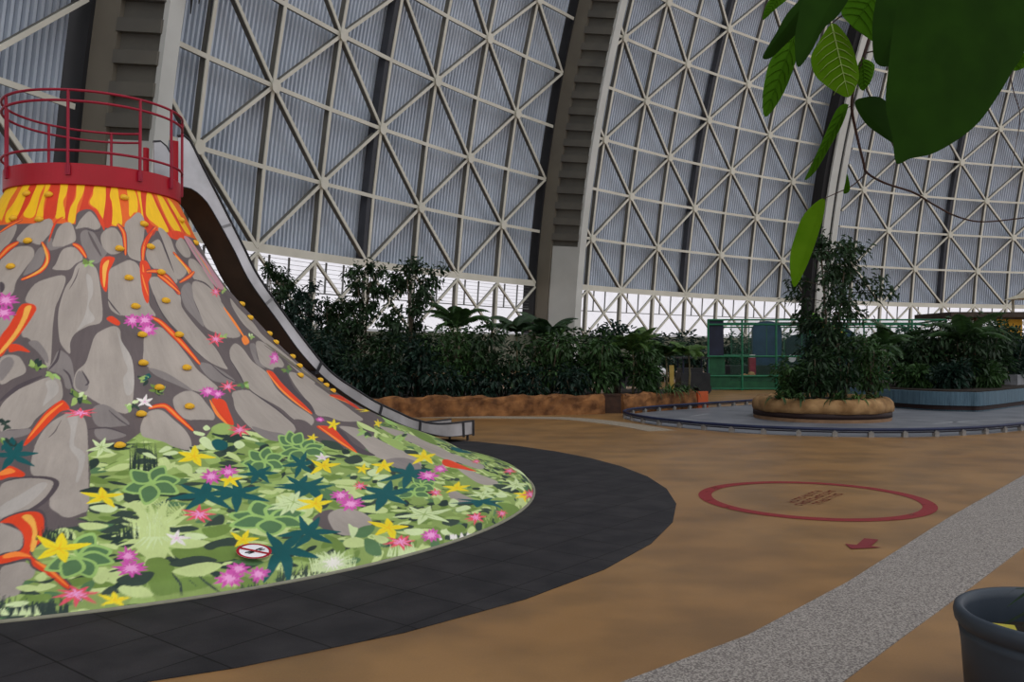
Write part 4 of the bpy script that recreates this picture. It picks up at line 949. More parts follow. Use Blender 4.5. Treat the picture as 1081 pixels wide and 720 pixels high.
# rubber mat of square tiles round the volcano
def mat_tiles():
    m = mat('rubber_tile', rgb(44, 43, 46, RUB_K), rgb(58, 56, 58, RUB_K), 3, .8, spec=.2, bump=.1); nt = m.node_tree; N = nt.nodes; L = nt.links
    b = N['Principled BSDF']; src = b.inputs['Base Color'].links[0].from_socket; tc = [n for n in N if n.type == 'TEX_COORD'][0]
    mp = N.new('ShaderNodeMapping'); mp.inputs['Rotation'].default_value = (0, 0, math.radians(38)); br = N.new('ShaderNodeTexBrick'); br.offset = 0.0; br.inputs['Scale'].default_value = 1; br.inputs['Brick Width'].default_value = .5; br.inputs['Row Height'].default_value = .5; br.inputs['Mortar Size'].default_value = .006
    br.inputs['Color1'].default_value = (1, 1, 1, 1); br.inputs['Color2'].default_value = (.86, .86, .88, 1); br.inputs['Mortar'].default_value = (.3, .3, .3, 1)
    L.new(tc.outputs['Object'], mp.inputs[0]); L.new(mp.outputs[0], br.inputs['Vector']); mx = N.new('ShaderNodeMix'); mx.data_type = 'RGBA'; mx.blend_type = 'MULTIPLY'; mx.inputs[0].default_value = 1
    L.new(src, mx.inputs[6]); L.new(br.outputs['Color'], mx.inputs[7]); n3 = N.new('ShaderNodeTexNoise'); n3.inputs['Scale'].default_value = 140; L.new(tc.outputs['Object'], n3.inputs['Vector']); r3 = N.new('ShaderNodeMapRange'); r3.inputs[3].default_value = .6; r3.inputs[4].default_value = 1.4; L.new(n3.outputs['Fac'], r3.inputs[0])
    hs = N.new('ShaderNodeHueSaturation'); L.new(r3.outputs[0], hs.inputs['Value']); L.new(mx.outputs[2], hs.inputs['Color']); L.new(hs.outputs[0], b.inputs['Base Color']); return m
b = MB(); b.lathe([(0, .008), (6.25, .008), (6.28, .006), (6.28, 0)], (-4.52, 9.72, 0), 42); tag(b.build('rubber_mat', mat_tiles()), 'black rubber safety mat of square tiles spread around the painted volcano', 'mat')
# red ring, faded lettering, arrow
def worn(name, c, floor, k):
    m = mat(name, c, c, 25, .6, mix=(.3, .7)); nt = m.node_tree; N = nt.nodes; L = nt.links; n = N.new('ShaderNodeTexNoise'); n.inputs['Scale'].default_value = 12; n.inputs['Detail'].default_value = 8
    cr = N.new('ShaderNodeValToRGB'); cr.color_ramp.elements[0].position = k - .08; cr.color_ramp.elements[1].position = k + .08; t = N.new('ShaderNodeBsdfTransparent'); mx = N.new('ShaderNodeMixShader')
    L.new(n.outputs['Fac'], cr.inputs[0]); L.new(cr.outputs[0], mx.inputs[0]); L.new(t.outputs[0], mx.inputs[1]); L.new(N['Principled BSDF'].outputs[0], mx.inputs[2]); L.new(mx.outputs[0], N['Material Output'].inputs[0]); return m
M_paint = worn('worn_red_paint', rgb(138, 34, 40, .9), 0, .3); M_faint = worn('faded_red_paint', rgb(136, 56, 42, .85), 0, .44)
fm = empty('floor_marking', (3.2, 9.08, 0), 'red ring painted on the tan floor with worn lettering inside', 'floor marking')
b = MB(); k = 96; vs = [(3.2 + r * math.cos(2 * PI * i / k), 9.08 + r * math.sin(2 * PI * i / k), .004) for r in (1.05, 1.19) for i in range(k)]; b.add(vs, [(i, k + i, k + (i + 1) % k, (i + 1) % k) for i in range(k)]); b.build('ring', M_paint, fm)
b = MB(); ca, sa = math.cos(math.radians(52)), math.sin(math.radians(52))
for row, (o_, n_) in enumerate(((.11, 9), (-.01, 11), (-.13, 8))):
    for i in range(n_):
        u = (i - n_ / 2) * .105; hgt = .085
        for (x0, y0, x1, y1) in [[(0, 0, .018, hgt), (.05, 0, .068, hgt), (0, hgt * .45, .068, hgt * .6)], [(0, 0, .018, hgt), (0, 0, .07, .02), (0, hgt - .02, .07, hgt)], [(.025, 0, .045, hgt), (0, hgt - .02, .07, hgt)], [(0, 0, .07, .02), (0, hgt - .02, .07, hgt), (0, 0, .018, hgt), (.052, 0, .07, hgt)]][(i * 3 + row) % 4]:
            q = [(u + x0, o_ + y0), (u + x1, o_ + y0), (u + x1, o_ + y1), (u + x0, o_ + y1)]
            b.add([(3.3 + x * ca - y * sa, 9.15 + x * sa + y * ca, .004) for x, y in q], [(0, 1, 2, 3)])
b.build('lettering', M_faint, fm)
b = MB(); b.add([(x, y, .0065) for x, y in ((2.66, 6.87), (2.83, 6.98), (2.87, 7.15), (2.95, 7.13), (2.9, 6.96), (2.86, 6.86))], [(0, 1, 2, 3, 4, 5)])
b.v = []; b.f = []; b.m = []
b.add([(x, y, .0065) for x, y in ((2.70, 6.80), (2.72, 6.98), (2.80, 6.94), (2.96, 7.18), (3.06, 7.13), (2.90, 6.90), (2.96, 6.85))], [tuple(range(6, -1, -1))])
tag(b.build('floor_arrow', worn('arrow_paint', rgb(128, 38, 46, .9), 0, .3)), 'small red arrow mark on the floor beside the speckled path', 'floor marking')
# ------------------------------------------------------------------ plants
def leafmat(n, a, c, tr=.25): return mat(n, a, c, 3, .5, spec=.35, island=.35, trans=tr)
LK = LEAF_K
M_l1 = leafmat('deep_green_leaf', rgb(34, 58, 34, LK), rgb(52, 80, 44, LK)); M_l2 = leafmat('mid_green_leaf', rgb(48, 78, 40, LK), rgb(70, 104, 52, LK)); M_l3 = leafmat('fresh_green_leaf', rgb(74, 106, 48, LK), rgb(98, 130, 62, LK)); M_l4 = leafmat('blue_green_leaf', rgb(28, 52, 44, LK), rgb(44, 72, 56, LK))
M_bark = mat('bark', rgb(70, 62, 50), rgb(98, 88, 72), 14, .9, bump=.3); M_bark2 = mat('pale_stem', rgb(120, 110, 84), rgb(96, 92, 66), 12, .85)
M_soil = mat('soil', rgb(34, 28, 24), rgb(50, 40, 32), 20, .95, bump=.4)
def leaf(b, p, d, l, w, rnd, droop=.3, up=None):
    d = Vector(d).normalized(); s = d.cross(Vector((0, 0, 1)))
    if s.length < .05: s = Vector((1, 0, 0))
    s.normalize(); n = s.cross(d); s = (s * math.cos(rnd.uniform(-.9, .9)) + n * math.sin(rnd.uniform(-.9, .9))).normalized()
    m = p + d * l * .5; t = p + d * l + Vector((0, 0, -l * droop))
    b.add([p, m + s * w / 2, t, m - s * w / 2], [(0, 1, 2), (0, 2, 3)])
def rdir(rnd):
    z = rnd.uniform(-1, 1); a = rnd.uniform(0, 2 * PI); r = math.sqrt(1 - z * z); return Vector((r * math.cos(a), r * math.sin(a), z))
def plant_root(name, x, y, z, label, cat='plant', group=None): return empty(name, (x, y, z), label, cat, group)
def leafy_tree(x, y, z0, h, r, label, seed, m=None, lean=0, n=1500, l=.16, bare=.3, group=None, peak=.55):
    rnd = random.Random(seed); t = plant_root('leafy_tree', x, y, z0, label, 'tree', group); tr = MB(); lf = MB(); tips = []
    for k in range(3):
        a = rnd.uniform(0, 2 * PI); top = Vector((x + lean + .3 * r * math.cos(a), y + .3 * r * math.sin(a), z0 + h * rnd.uniform(.85, .96))); base = Vector((x + rnd.uniform(-.1, .1), y + rnd.uniform(-.1, .1), z0))
        q = catmull([base, base.lerp(top, .45) + Vector((rnd.uniform(-.1, .1), rnd.uniform(-.1, .1), 0)), top], 4); tr.tube(q, [.04 - .028 * i / (len(q) - 1) for i in range(len(q))], 6)
        for i in range(11):
            f = bare + (1 - bare) * i / 10; p = base.lerp(top, f); rr_ = r * (1.0 - .55 * abs(f - peak)) * rnd.uniform(.5, 1.05); a = rnd.uniform(0, 2 * PI); e = p + Vector((rr_ * math.cos(a), rr_ * math.sin(a), rnd.uniform(-.1, .25) * h * .2)); tr.tube([p, p.lerp(e, .5) + Vector((0, 0, .05)), e], [.012, .009, .004], 4); tips += [(p, e)] 
        tips.append((top, top + Vector((0, 0, .08 * h))))
    for i in range(n):
        p, e = rnd.choice(tips); c = p.lerp(e, rnd.uniform(.35, 1.05)) + rdir(rnd) * rnd.uniform(0, .16 + .1 * r); d = (e - p).normalized() * .5 + rdir(rnd) + Vector((0, 0, -.5)); leaf(lf, c, d, l * rnd.uniform(.6, 1.25), l * rnd.uniform(.3, .45), rnd)
    tr.build('trunk', M_bark, t, True); lf.build('foliage', m or M_l1, t); return t
def bush(x, y, z0, h, r, label, seed, m=None, n=1100, l=.17, group=None, name='leafy_shrub'):
    rnd = random.Random(seed); t = plant_root(name, x, y, z0, label, 'shrub', group); tr = MB(); lf = MB(); cs = []
    for k in range(9):
        a = rnd.uniform(0, 2 * PI); q = r * rnd.uniform(.2, .75); tp = Vector((x + q * math.cos(a), y + q * math.sin(a) * .7, z0 + h * rnd.uniform(.5, .88))); tr.tube([(x + .06 * math.cos(a), y + .06 * math.sin(a), z0), Vector((x, y, z0)).lerp(tp, .6), tp], [.02, .014, .006], 5); cs.append((tp, rnd.uniform(.3, .5) * r)); cs.append((Vector((x, y, z0)).lerp(tp, .5), .45 * r))
    for i in range(n):
        c, q = rnd.choice(cs); d = rdir(rnd); p = c + Vector((d.x, d.y, d.z * .8)) * q * rnd.uniform(.5, 1.1)
        if p.z < z0 + .03: p.z = z0 + .03 + rnd.uniform(0, .2)
        leaf(lf, p, d * .8 + rdir(rnd) * .5 + Vector((0, 0, -.15)), l * rnd.uniform(.6, 1.3), l * rnd.uniform(.34, .5), rnd)
    tr.build('stems', M_bark, t, True); lf.build('foliage', m or M_l1, t); return t
def frond_mesh(b, p, az, el, ln, droop, rnd, wl=.2, n=16):
    pts = []; q = Vector(p); e = el
    for i in range(n + 1):
        pts.append(q.copy()); q = q + Vector((math.cos(az) * math.cos(e), math.sin(az) * math.cos(e), math.sin(e))) * ln / n; e -= droop / n
    b.tube(pts, [.011 * (1 - .8 * i / n) for i in range(n + 1)], 4)
    for i in range(2, n + 1):
        t = (pts[i] - pts[i-1]).normalized(); s = t.cross(Vector((0, 0, 1))).normalized(); L_ = wl * math.sin(PI * (.12 + .83 * i / n)) * 1.1
        for sg in (-1, 1):
            d = (s * sg + t * .55 + Vector((0, 0, -.35 + rnd.uniform(-.1, .1)))).normalized(); w = t * .026
            for o in (0, .5):
                c = pts[i].lerp(pts[i-1], o); b.add([c - w, c + w, c + d * L_ * .6 + w * .7, c + d * L_ + Vector((0, 0, -L_ * .2))], [(0, 1, 2, 3)])
def palm(x, y, z0, h, ln, label, seed, m=None, nf=11, group=None, name='young_palm', trunk=.035, wl=.24):
    rnd = random.Random(seed); t = plant_root(name, x, y, z0, label, 'palm', group); b = MB(); b.tube([(x, y, z0), (x + .03, y, z0 + h * .3), (x, y, z0 + h * .62)], [trunk, trunk * .85, trunk * .6], 7); b.build('trunk', M_bark2, t, True)
    for k in range(nf):
        b = MB(); frond_mesh(b, (x, y, z0 + h * .6), 2 * PI * k / nf + rnd.uniform(-.25, .25), rnd.uniform(.75, 1.5), ln * rnd.uniform(.8, 1.2), rnd.uniform(1.3, 2.3), rnd, wl); b.build('frond', m or M_l2, t)
    return t
def blade_plant(x, y, z0, h, label, seed, m=None, n=26, w=.05, group=None, name='strap_leaf_plant', out=1.0):
    rnd = random.Random(seed); t = plant_root(name, x, y, z0, label, 'plant', group); b = MB()
    for k in range(n):
        a = rnd.uniform(0, 2 * PI); e = rnd.uniform(.5, 1.4); q = Vector((x, y, z0)); L_ = h * rnd.uniform(.8, 1.3); pr = None
        for i in range(6):
            ww = w * (1 - (i / 5.2) ** 2) * .5; s = Vector((-math.sin(a), math.cos(a), 0)) * ww; cur = [q - s, q + s]
            if pr: b.add(pr + [cur[1], cur[0]], [(0, 1, 2, 3)])
            pr = cur; q = q + Vector((math.cos(a) * math.cos(e) * out, math.sin(a) * math.cos(e) * out, math.sin(e))) * L_ / 5; e -= .42
    b.build('blades', m or M_l2, t); return t
def at(px_, d, z=0): return ((px_ - 540.5) / 900 * d, d)          # plan position on a bearing from the tripod
def hgt(py, d): return 1.6 + (368 - py) / 900 * d
# ---- rock-faced planter on the left
M_rock = mat('brown_rock', rgb(92, 58, 32, ROCK_K), rgb(158, 108, 64, ROCK_K), 4.2, .85, bump=1.0, detail=9, mix=(.35, .68))
def rock_wall(b, path, h, w, seed, cap=True):
    rnd = random.Random(seed); q = []; 
    for i in range(len(path) - 1):
        a, c = Vector(path[i]), Vector(path[i + 1]); n = max(2, int((c - a).length / .14))
        for k in range(n): q.append(a.lerp(c, k / n))
    q.append(Vector(path[-1])); N = len(q); prof = [(0, 0), (.0, .12), (.02, .25), (.03, h * .75), (.05, h * .93), (.12, h), (w * .6, h * 1.0), (w - .06, h * .96), (w, h * .8), (w, 0)]; m = len(prof); vs = []
    for i, p in enumerate(q):
        t = (q[min(i + 1, N - 1)] - q[max(i - 1, 0)]).normalized(); nn = Vector((-t.y, t.x, 0)); big = .035 * math.sin(i * .9 + seed) + .03 * math.sin(i * .37)
        for k, (o, z) in enumerate(prof): j = rnd.uniform(-.022, .022); vs.append(p + nn * (o + j + big * .5) + Vector((0, 0, z + (rnd.uniform(-.025, .025) + big * .6 if z > .3 else 0))))
    fs = [(i * m + k, (i + 1) * m + k, (i + 1) * m + k + 1, i * m + k + 1) for i in range(N - 1) for k in range(m - 1)] + [tuple(range(m)), tuple((N - 1) * m + k for k in range(m - 1, -1, -1))]
    b.add(vs, fs)
pl = empty('rock_planter', (-1, 20.3, 0), 'long low rock-faced planter behind the volcano, left of the dark opening', 'planter')
b = MB(); rock_wall(b, [(-9.5, 19.2, 0), (-4.5, 19.3, 0), (-2.2, 19.75, 0), (2.28, 20.85, 0)], .47, .35, 3); b.build('rock_wall', M_rock, pl)
b = MB(); b.poly([(-9.5, 19.5), (-4.5, 19.6), (2.28, 21.1), (2.3, 25.5), (-9.5, 25.5)], 0, .4); b.build('soil_bed', M_soil, pl)
b = MB(); rock_wall(b, [(2.78, 21.0, 0), (4.95, 22.75, 0), (5.0, 23.4, 0)], .46, .32, 8)
p2 = empty('rock_planter', (3.8, 22, 0), 'short low rock-faced planter between the dark opening and the orange end panel', 'planter'); b.build('rock_wall', M_rock, p2)
b = MB(); b.poly([(2.8, 21.3), (4.9, 23.0), (4.6, 25.5), (2.8, 25.5)], 0, .4); b.build('soil_bed', M_soil, p2)
b = MB(); b.box((2.52, 21.35, .22), (.56, .5, .44)); b.box((2.52, 21.35, .45), (.6, .54, .03)); tag(b.build('recess_shade_box', mat('recess_shade', rgb(52, 34, 26), rgb(66, 44, 32), 8)), 'dark brown hatch box set between the two rock planters', 'recess')  # dark box fills the opening, its colour standing for the shade inside
b = MB(); b.box((5.17, 23.15, .22), (.36, .06, .44), .55); b.box((5.02, 23.05, .22), (.04, .08, .46), .55); tag(b.build('orange_panel', mat('orange_board', rgb(188, 84, 44), rgb(198, 94, 54), 5)), 'small orange board closing the right end of the rock planter', 'panel')
Z0 = .38
LEFT = [  # bearing px, distance, top px, kind, radius, label
 (292, 24.2, 284, 't', .75, 'thin dark tree close against the slide, left of the bright window bay', M_l1),
 (322, 23.6, 304, 't', .8, 'slender tree showing sky between its leaves, first to the right of the slide', M_l4),
 (352, 23.9, 318, 't', .7, 'lower thin tree between the two window bays above the slide bracket', M_l1),
 (383, 22.8, 277, 't', .75, 'tall upright tree left of the tallest broad tree in the rock planter', M_l1),
 (427, 22.6, 280, 't', 1.05, 'tallest broad dense tree in the rock planter, its crown touching the girder', M_l1),
 (345, 21.9, 352, 'b', .9, 'dark shrub low behind the upper half of the slide', M_l4),
 (392, 21.5, 352, 'b', .95, 'dark shrub under the tall upright tree in the rock planter', M_l1),
 (440, 21.6, 350, 'b', .95, 'shadowed shrub under the tallest broad tree', M_l4),
 (483, 22.4, 312, 'p', 1.25, 'young palm with fronds spread against the window, right of the tallest tree', M_l2),
 (487, 21.5, 338, 'b', 1.0, 'bushy mid green shrub standing beneath the spread palm', M_l2),
 (545, 23.2, 320, 'p', 1.2, 'arching palm left of the big pale rib', M_l1),
 (532, 21.6, 340, 'b', .95, 'rounded shrub in front of the arching palm', M_l1),
 (578, 22.6, 326, 'p', 1.1, 'palm with drooping fronds in front of the rib foot', M_l1),
 (580, 21.7, 345, 'b', 1.0, 'dense green shrub below the rib foot', M_l2),
 (612, 22.6, 338, 'b', .85, 'dome-topped shrub just right of the rib foot', M_l1),
 (628, 21.7, 352, 'b', .9, 'shrub hanging over the rock wall left of the dark opening', M_l2),
 (652, 22.9, 338, 'b', .75, 'small-crowned shrub above the dark opening', M_l4),
 (668, 22.4, 348, 'p', .95, 'bright palm above the short rock planter', M_l3),
 (682, 22.5, 362, 'b', .7, 'shrub in the short rock planter beneath the bright palm', M_l2),
 (703, 23.6, 356, 'p', .7, 'slim palm with a pale stem in the short rock planter', M_l2),
 (727, 23.4, 354, 'p', .6, 'young palm nearest the orange end panel', M_l3)]
for k, (px_, d, ty, kd, r, lab, mm) in enumerate(LEFT):
    x, y = at(px_, d); h = hgt(ty, d) - Z0
    if kd == 't': leafy_tree(x, y, Z0, h, r, lab, 100 + k, mm, n=int(2600 * r + 300), l=.17, bare=.25, group='trees in the rock planter')
    elif kd == 'b': bush(x, y, Z0, h, r, lab, 200 + k, mm, n=1400, group='shrubs in the rock planters')
    else: palm(x, y, Z0, h * 1.1, r, lab, 300 + k, mm, group='palms in the rock planters')
for k, (px_, d, h, lab) in enumerate([(318, 21.3, .9, 'low dark ground plant farthest left on the rock planter'), (372, 21.2, .85, 'low ground plant below the tall upright tree'), (412, 20.9, .8, 'low ground plant left of the tallest broad tree, at the wall edge'), (462, 20.9, .75, 'low ground plant between the tallest tree and the spread palm'), (508, 21.1, .7, 'low ground plant in front of the gap between the first two palms'), (556, 21.2, .7, 'low ground plant at the wall edge between the arching palm and the rib foot'), (604, 21.4, .7, 'low ground plant left of the dome-topped shrub')]):
    x, y = at(px_, d); bush(x, y, Z0, h, .62, lab, 400 + k, M_l4, n=620, l=.16, name='ground_plant', group='ground plants in the rock planter')
for k, (px_, d, h, lab) in enumerate([(692, 22.0, .5, 'strap-leaved plant trailing over the short rock wall, leftmost of three'), (708, 22.3, .6, 'strap-leaved plant trailing over the short rock wall, middle of three'), (724, 22.6, .5, 'strap-leaved plant trailing over the short rock wall, rightmost of three')]):
    x, y = at(px_, d); blade_plant(x, y, .43, h, lab, 500 + k, M_l3 if k == 1 else M_l2, group='strap-leaved plants on the short rock planter')
# ---- island planter
M_sand = mat('sand_stone', rgb(132, 98, 60, ROCK_K), rgb(184, 146, 100, ROCK_K), 3.5, .85, bump=.9, detail=8, mix=(.35, .68)); M_band = mat('dark_band', rgb(40, 26, 24), scale=6)
IX, IY = 7.08, 19.55
isl = empty('stone_planter', (IX, IY, 0), 'round sandstone planter with a dark band standing on the grey track', 'planter')
def lumpy(b, prof, n, seed, k=.03):
    rnd = random.Random(seed); vs = []
    for r, z in prof:
        for i in range(n):
            a = 2 * PI * i / n; rr_ = r + (k * (math.sin(5 * a + seed) + .6 * math.sin(11 * a + 2 * z)) + rnd.uniform(-.012, .012)) * (1 if r > .5 else 0); vs.append((IX + rr_ * math.cos(a), IY + rr_ * math.sin(a), z + (rnd.uniform(-.02, .02) if z > .35 else 0)))
    b.add(vs, [(j * n + i, j * n + (i + 1) % n, (j + 1) * n + (i + 1) % n, (j + 1) * n + i) for j in range(len(prof) - 1) for i in range(n)])
b = MB(); lumpy(b, [(1.46, .19), (1.51, .21), (1.53, .3), (1.51, .42), (1.44, .5), (1.28, .51), (1.2, .42), (.01, .4)], 96, 2); b.build('stone_rim', M_sand, isl, True)
b = MB(); b.lathe([(1.49, .0), (1.49, .1)], (IX, IY, 0), 72); b.build('plinth', mat('plinth_stone', rgb(124, 96, 72), rgb(138, 108, 82), 5), isl, True)
b = MB(); b.lathe([(1.4, .09), (1.5, .09), (1.5, .2), (1.4, .2)], (IX, IY, 0), 72); b.build('dark_band', M_band, isl, True)
b = MB(); b.lathe([(1.25, .43), (0.01, .46)], (IX, IY, 0), 32); b.build('soil_bed', M_soil, isl)
leafy_tree(IX + .28, IY, .44, 3.75, 1.2, 'tall ficus tree in the round sandstone planter, bending over at its top', 61, M_l1, lean=.1, n=3600, l=.16, bare=.3, peak=.82)
for k, (px_, d, ty, kd, r, lab, mm) in enumerate([(838, 19.2, 378, 'b', .5, 'low broad-leaved plant at the left rim of the round sandstone planter', M_l2), (862, 18.7, 368, 'b', .5, 'leafy plant at the front rim of the round planter, left of the trunk', M_l1), (890, 18.9, 350, 'b', .55, 'dark shrub around the ficus trunk', M_l1), (918, 19.0, 345, 'b', .55, 'shrub on the right half of the round planter', M_l2), (935, 20.3, 338, 'p', .95, 'palm arching out over the right rim of the round planter', M_l2), (866, 19.9, 332, 'b', .6, 'dark shrub behind the ficus trunk on its left', M_l4)]):
    x, y = at(px_, d); h = hgt(ty, d) - .44
    if kd == 'p': palm(x - .25, y, .44, h, r, lab, 700 + k, mm)
    else: bush(x, y, .44, h, r, lab, 720 + k, mm, n=800, l=.15, group='shrubs in the round planter')
for k, (px_, d, lab) in enumerate([(822, 18.75, 'spiky plant leaning over the left front of the round planter'), (846, 18.35, 'spiky plant at the front left of the round planter'), (884, 18.25, 'spiky plant at the front centre of the round planter'), (905, 18.4, 'pale spiky plant at the front right of the round planter'), (926, 18.7, 'spiky plant at the right rim of the round planter')]):
    x, y = at(px_, d); blade_plant(x, y, .47, .42, lab, 740 + k, M_l3 if k == 3 else M_l2, n=20, w=.06, group='spiky plants in the round planter', name='spiky_plant')
# ---- blue-clad planter
M_blue = mat('blue_cladding', rgb(56, 78, 92), rgb(84, 110, 124), 14, .55, stretch=(9, 9, .15), mix=(.45, .55))
bp = empty('blue_planter', (13, 25, 0), 'long planter clad in weathered blue boards, behind the round planter', 'planter')
OUT = [(9.2, 25.6), (10.25, 22.6), (10.75, 21.75), (11.45, 21.45), (12.2, 21.75), (15.9, 25.2), (19.5, 28.4), (17.0, 31), (12, 29)]
o2 = [(p.x, p.y) for p in catmull([(x, y, 0) for x, y in OUT], 6, True)]
def inset(P, k): c = Vector((sum(p[0] for p in P) / len(P), sum(p[1] for p in P) / len(P), 0)); return [(c.x + (x - c.x) * k, c.y + (y - c.y) * k) for x, y in P]
b = MB(); b.poly(o2, .16, .5); b.build('blue_boards', M_blue, bp); b = MB(); b.poly(inset(o2, .985), 0.05, .17); b.build('dark_band', M_band, bp); b = MB(); b.poly(inset(o2, .975), 0, .06); b.build('plinth', M_blue, bp); b = MB(); b.poly(inset(o2, .95), .45, .53); b.build('soil_bed', M_soil, bp)
for k, (px_, d, ty, kd, r, lab, mm) in enumerate([(948, 25.2, 340, 'p', 1.15, 'palm at the left end of the blue planter', M_l2), (962, 24.3, 362, 'b', .85, 'shrub at the left end of the blue planter', M_l1), (985, 24.0, 345, 'b', .95, 'rounded shrub second from the left end of the blue planter', M_l1), (1012, 23.6, 334, 'b', 1.05, 'broad dark shrub on the corner of the blue planter', M_l1), (1018, 23.3, 330, 'p', 1.35, 'palm with long hanging fronds over the corner of the blue planter', M_l2), (1042, 24.6, 328, 'b', 1.1, 'tallest shrub on the blue planter, right of the hanging palm', M_l1), (1066, 25.6, 346, 'b', 1.0, 'shrub near the right edge on the blue planter', M_l4), (1086, 27.0, 352, 'b', .9, 'shrub half cut off at the right edge on the blue planter', M_l1), (1003, 22.9, 385, 'b', .6, 'low shrub at the front corner of the blue planter', M_l4), (1036, 23.6, 388, 'b', .65, 'low shrub along the right face of the blue planter', M_l2), (971, 23.3, 388, 'b', .6, 'low shrub along the left face of the blue planter', M_l2)]):
    x, y = at(px_, d); h = hgt(ty, d) - .53
    if kd == 'p': palm(x, y, .53, h, r, lab, 800 + k, mm, wl=.3, group='palms on the blue planter')
    else: bush(x, y, .53, h, r, lab, 820 + k, mm, n=1350, l=.19, group='shrubs on the blue planter')
b = MB(); b.box((14.9, 25.3, .68), (.5, .35, .3), .7); tag(b.build('stone_block', mat('grey_stone', rgb(120, 122, 126), rgb(140, 142, 146), 5)), 'pale grey block at the right edge on the blue planter', 'block')
# ------------------------------------------------------------------ kart track with its low kerb rail
TR = [(7.05, 24.5), (5.3, 23.0), (3.65, 21.6), (2.75, 20.4), (2.62, 19.2), (3.1, 17.7), (4.3, 16.2), (5.8, 15.5), (7.3, 15.45), (8.7, 15.9), (10.3, 16.9), (13.2, 18.9), (17, 21.8), (21, 25), (23, 29), (20, 33), (15, 33), (10.5, 28.5)]
trk = [(p.x, p.y) for p in catmull([(x, y, 0) for x, y in TR], 8, True)]
b = MB(); b.poly(trk, 0, .012); tag(b.build('track_floor', mat('grey_track', rgb(98, 101, 108, TRACK_K), rgb(118, 120, 126, TRACK_K), 1.4, .5)), kind='structure')
kr = empty('kerb_rail', (6.5, 19.6, 0), 'low dark blue kerb rail on pale feet running round the grey track', 'kerb')
M_kb = mat('kerb_blue', rgb(24, 32, 60), rgb(32, 42, 74), 4, .5, spec=.3); M_ft = mat('kerb_foot', rgb(118, 116, 112), rgb(136, 132, 128), 8, .7)
b = MB(); P3 = [Vector((x, y, .135)) for x, y in trk]; b.tube(P3, .03, 8, True); b.build('tube', M_kb, kr, True)
b = MB(); b.tube([p + Vector((0, 0, -.05)) for p in P3], .014, 6, True); b.build('lower_tube', mat('kerb_dark', rgb(40, 40, 48), scale=4), kr, True)
per = [0]
for i in range(len(P3)): per.append(per[-1] + (P3[(i + 1) % len(P3)] - P3[i]).length)
nft = 92; xs = [p.x for p in P3] + [P3[0].x]; ys = [p.y for p in P3] + [P3[0].y]; ft0 = None
for k in range(nft):
    s = per[-1] * k / nft; x, y = float(np.interp(s, per, xs)), float(np.interp(s, per, ys)); x2, y2 = float(np.interp(s + .05, per, xs)), float(np.interp(s + .05, per, ys)); a = math.atan2(y2 - y, x2 - x)
    if ft0 is None:
        b = MB(); b.box((0, 0, .045), (.09, .08, .09)); b.box((0, 0, .1), (.04, .04, .05)); ft0 = b.build('foot', M_ft); o = ft0
    else: o = ft0.copy(); C.objects.link(o)
    o.parent = kr; o.location = (x - 6.5, y - 19.6, 0); o.rotation_euler = (0, 0, a)
b = MB(); M_ln = mat('track_line', rgb(150, 152, 156, .9), rgb(164, 166, 170, .9), 6)
tmk = empty('track_marking', (9, 19, 0), 'pale curved lane lines painted on the grey track', 'floor marking')
for P in ([(8.3, 19.6), (9.4, 18.6), (9.9, 18.1)], [(8.9, 18.0), (9.6, 18.45), (10.6, 18.9), (11.4, 19.0)], [(9.6, 17.6), (9.75, 17.0)], [(3.8, 19.4), (4.2, 18.4), (4.9, 17.6)], [(4.8, 20.8), (4.2, 20.0)]):
    q = catmull([(x, y, .014) for x, y in P], 5); b = MB()
    for i in range(len(q) - 1):
        t = (q[i + 1] - q[i]).normalized(); nn = Vector((-t.y, t.x, 0)) * .05; b.add([q[i] - nn, q[i + 1] - nn, q[i + 1] + nn, q[i] + nn], [(0, 1, 2, 3)])
    b.build('lane_line', M_ln, tmk)

# ------------------------------------------------------------------ green play cage and what stands in it
M_gr = mat('green_post', rgb(20, 92, 62), rgb(28, 108, 74), 4, .45, spec=.4); M_gn = mat('green_panel', rgb(22, 70, 46), rgb(30, 84, 54), 5, .6); M_navy = mat('navy_panel', rgb(24, 28, 44), rgb(32, 38, 58), 3, .6)
cg = empty('play_cage', (10.6, 33, 0), 'green framed play cage with a dark corner panel, left of the ficus tree', 'cage')
CX0, CX1, CY0, CY1, CH = 7.5, 16.6, 32.6, 37.6, 2.7
def netmat():
    m = mat('cage_net', rgb(40, 80, 62), rgb(46, 88, 68), 3, .7); nt = m.node_tree; N = nt.nodes; L = nt.links; t = N.new('ShaderNodeBsdfTransparent'); mx = N.new('ShaderNodeMixShader'); mx.inputs[0].default_value = .16
    L.new(t.outputs[0], mx.inputs[1]); L.new(N['Principled BSDF'].outputs[0], mx.inputs[2]); L.new(mx.outputs[0], N['Material Output'].inputs[0]); return m
M_net = netmat()
for i in range(8):
    x = CX0 + (CX1 - CX0) * i / 7; b = MB(); b.tube([(x, CY0, 0), (x, CY0, CH)], .04, 8); b.build('post', M_gr, cg)
for y in (CY1,):
    for i in range(5):
        x = CX0 + 1.2 + (CX1 - CX0) * i / 4; b = MB(); b.tube([(x, y, 0), (x, y, CH + .05)], .04, 8); b.build('post', M_gr, cg)
for z in (.06, .55, 1.3, 2.52, 2.7):
    b = MB(); b.tube([(CX0, CY0, z), (CX1, CY0, z)], .035, 6)
    b.build('rail', M_gr, cg); b = MB()
    b.tube([(CX0 + 1.2, CY1, z + .02), (CX1 + 1.2, CY1, z + .02)], .03, 6)
    b.build('rail', M_gr, cg)
b = MB()
for x in (CX0, CX1): b.tube([(x, CY0, CH), (x + 1.2, CY1, CH)], .035, 6)
b.build('top_rail', M_gr, cg)
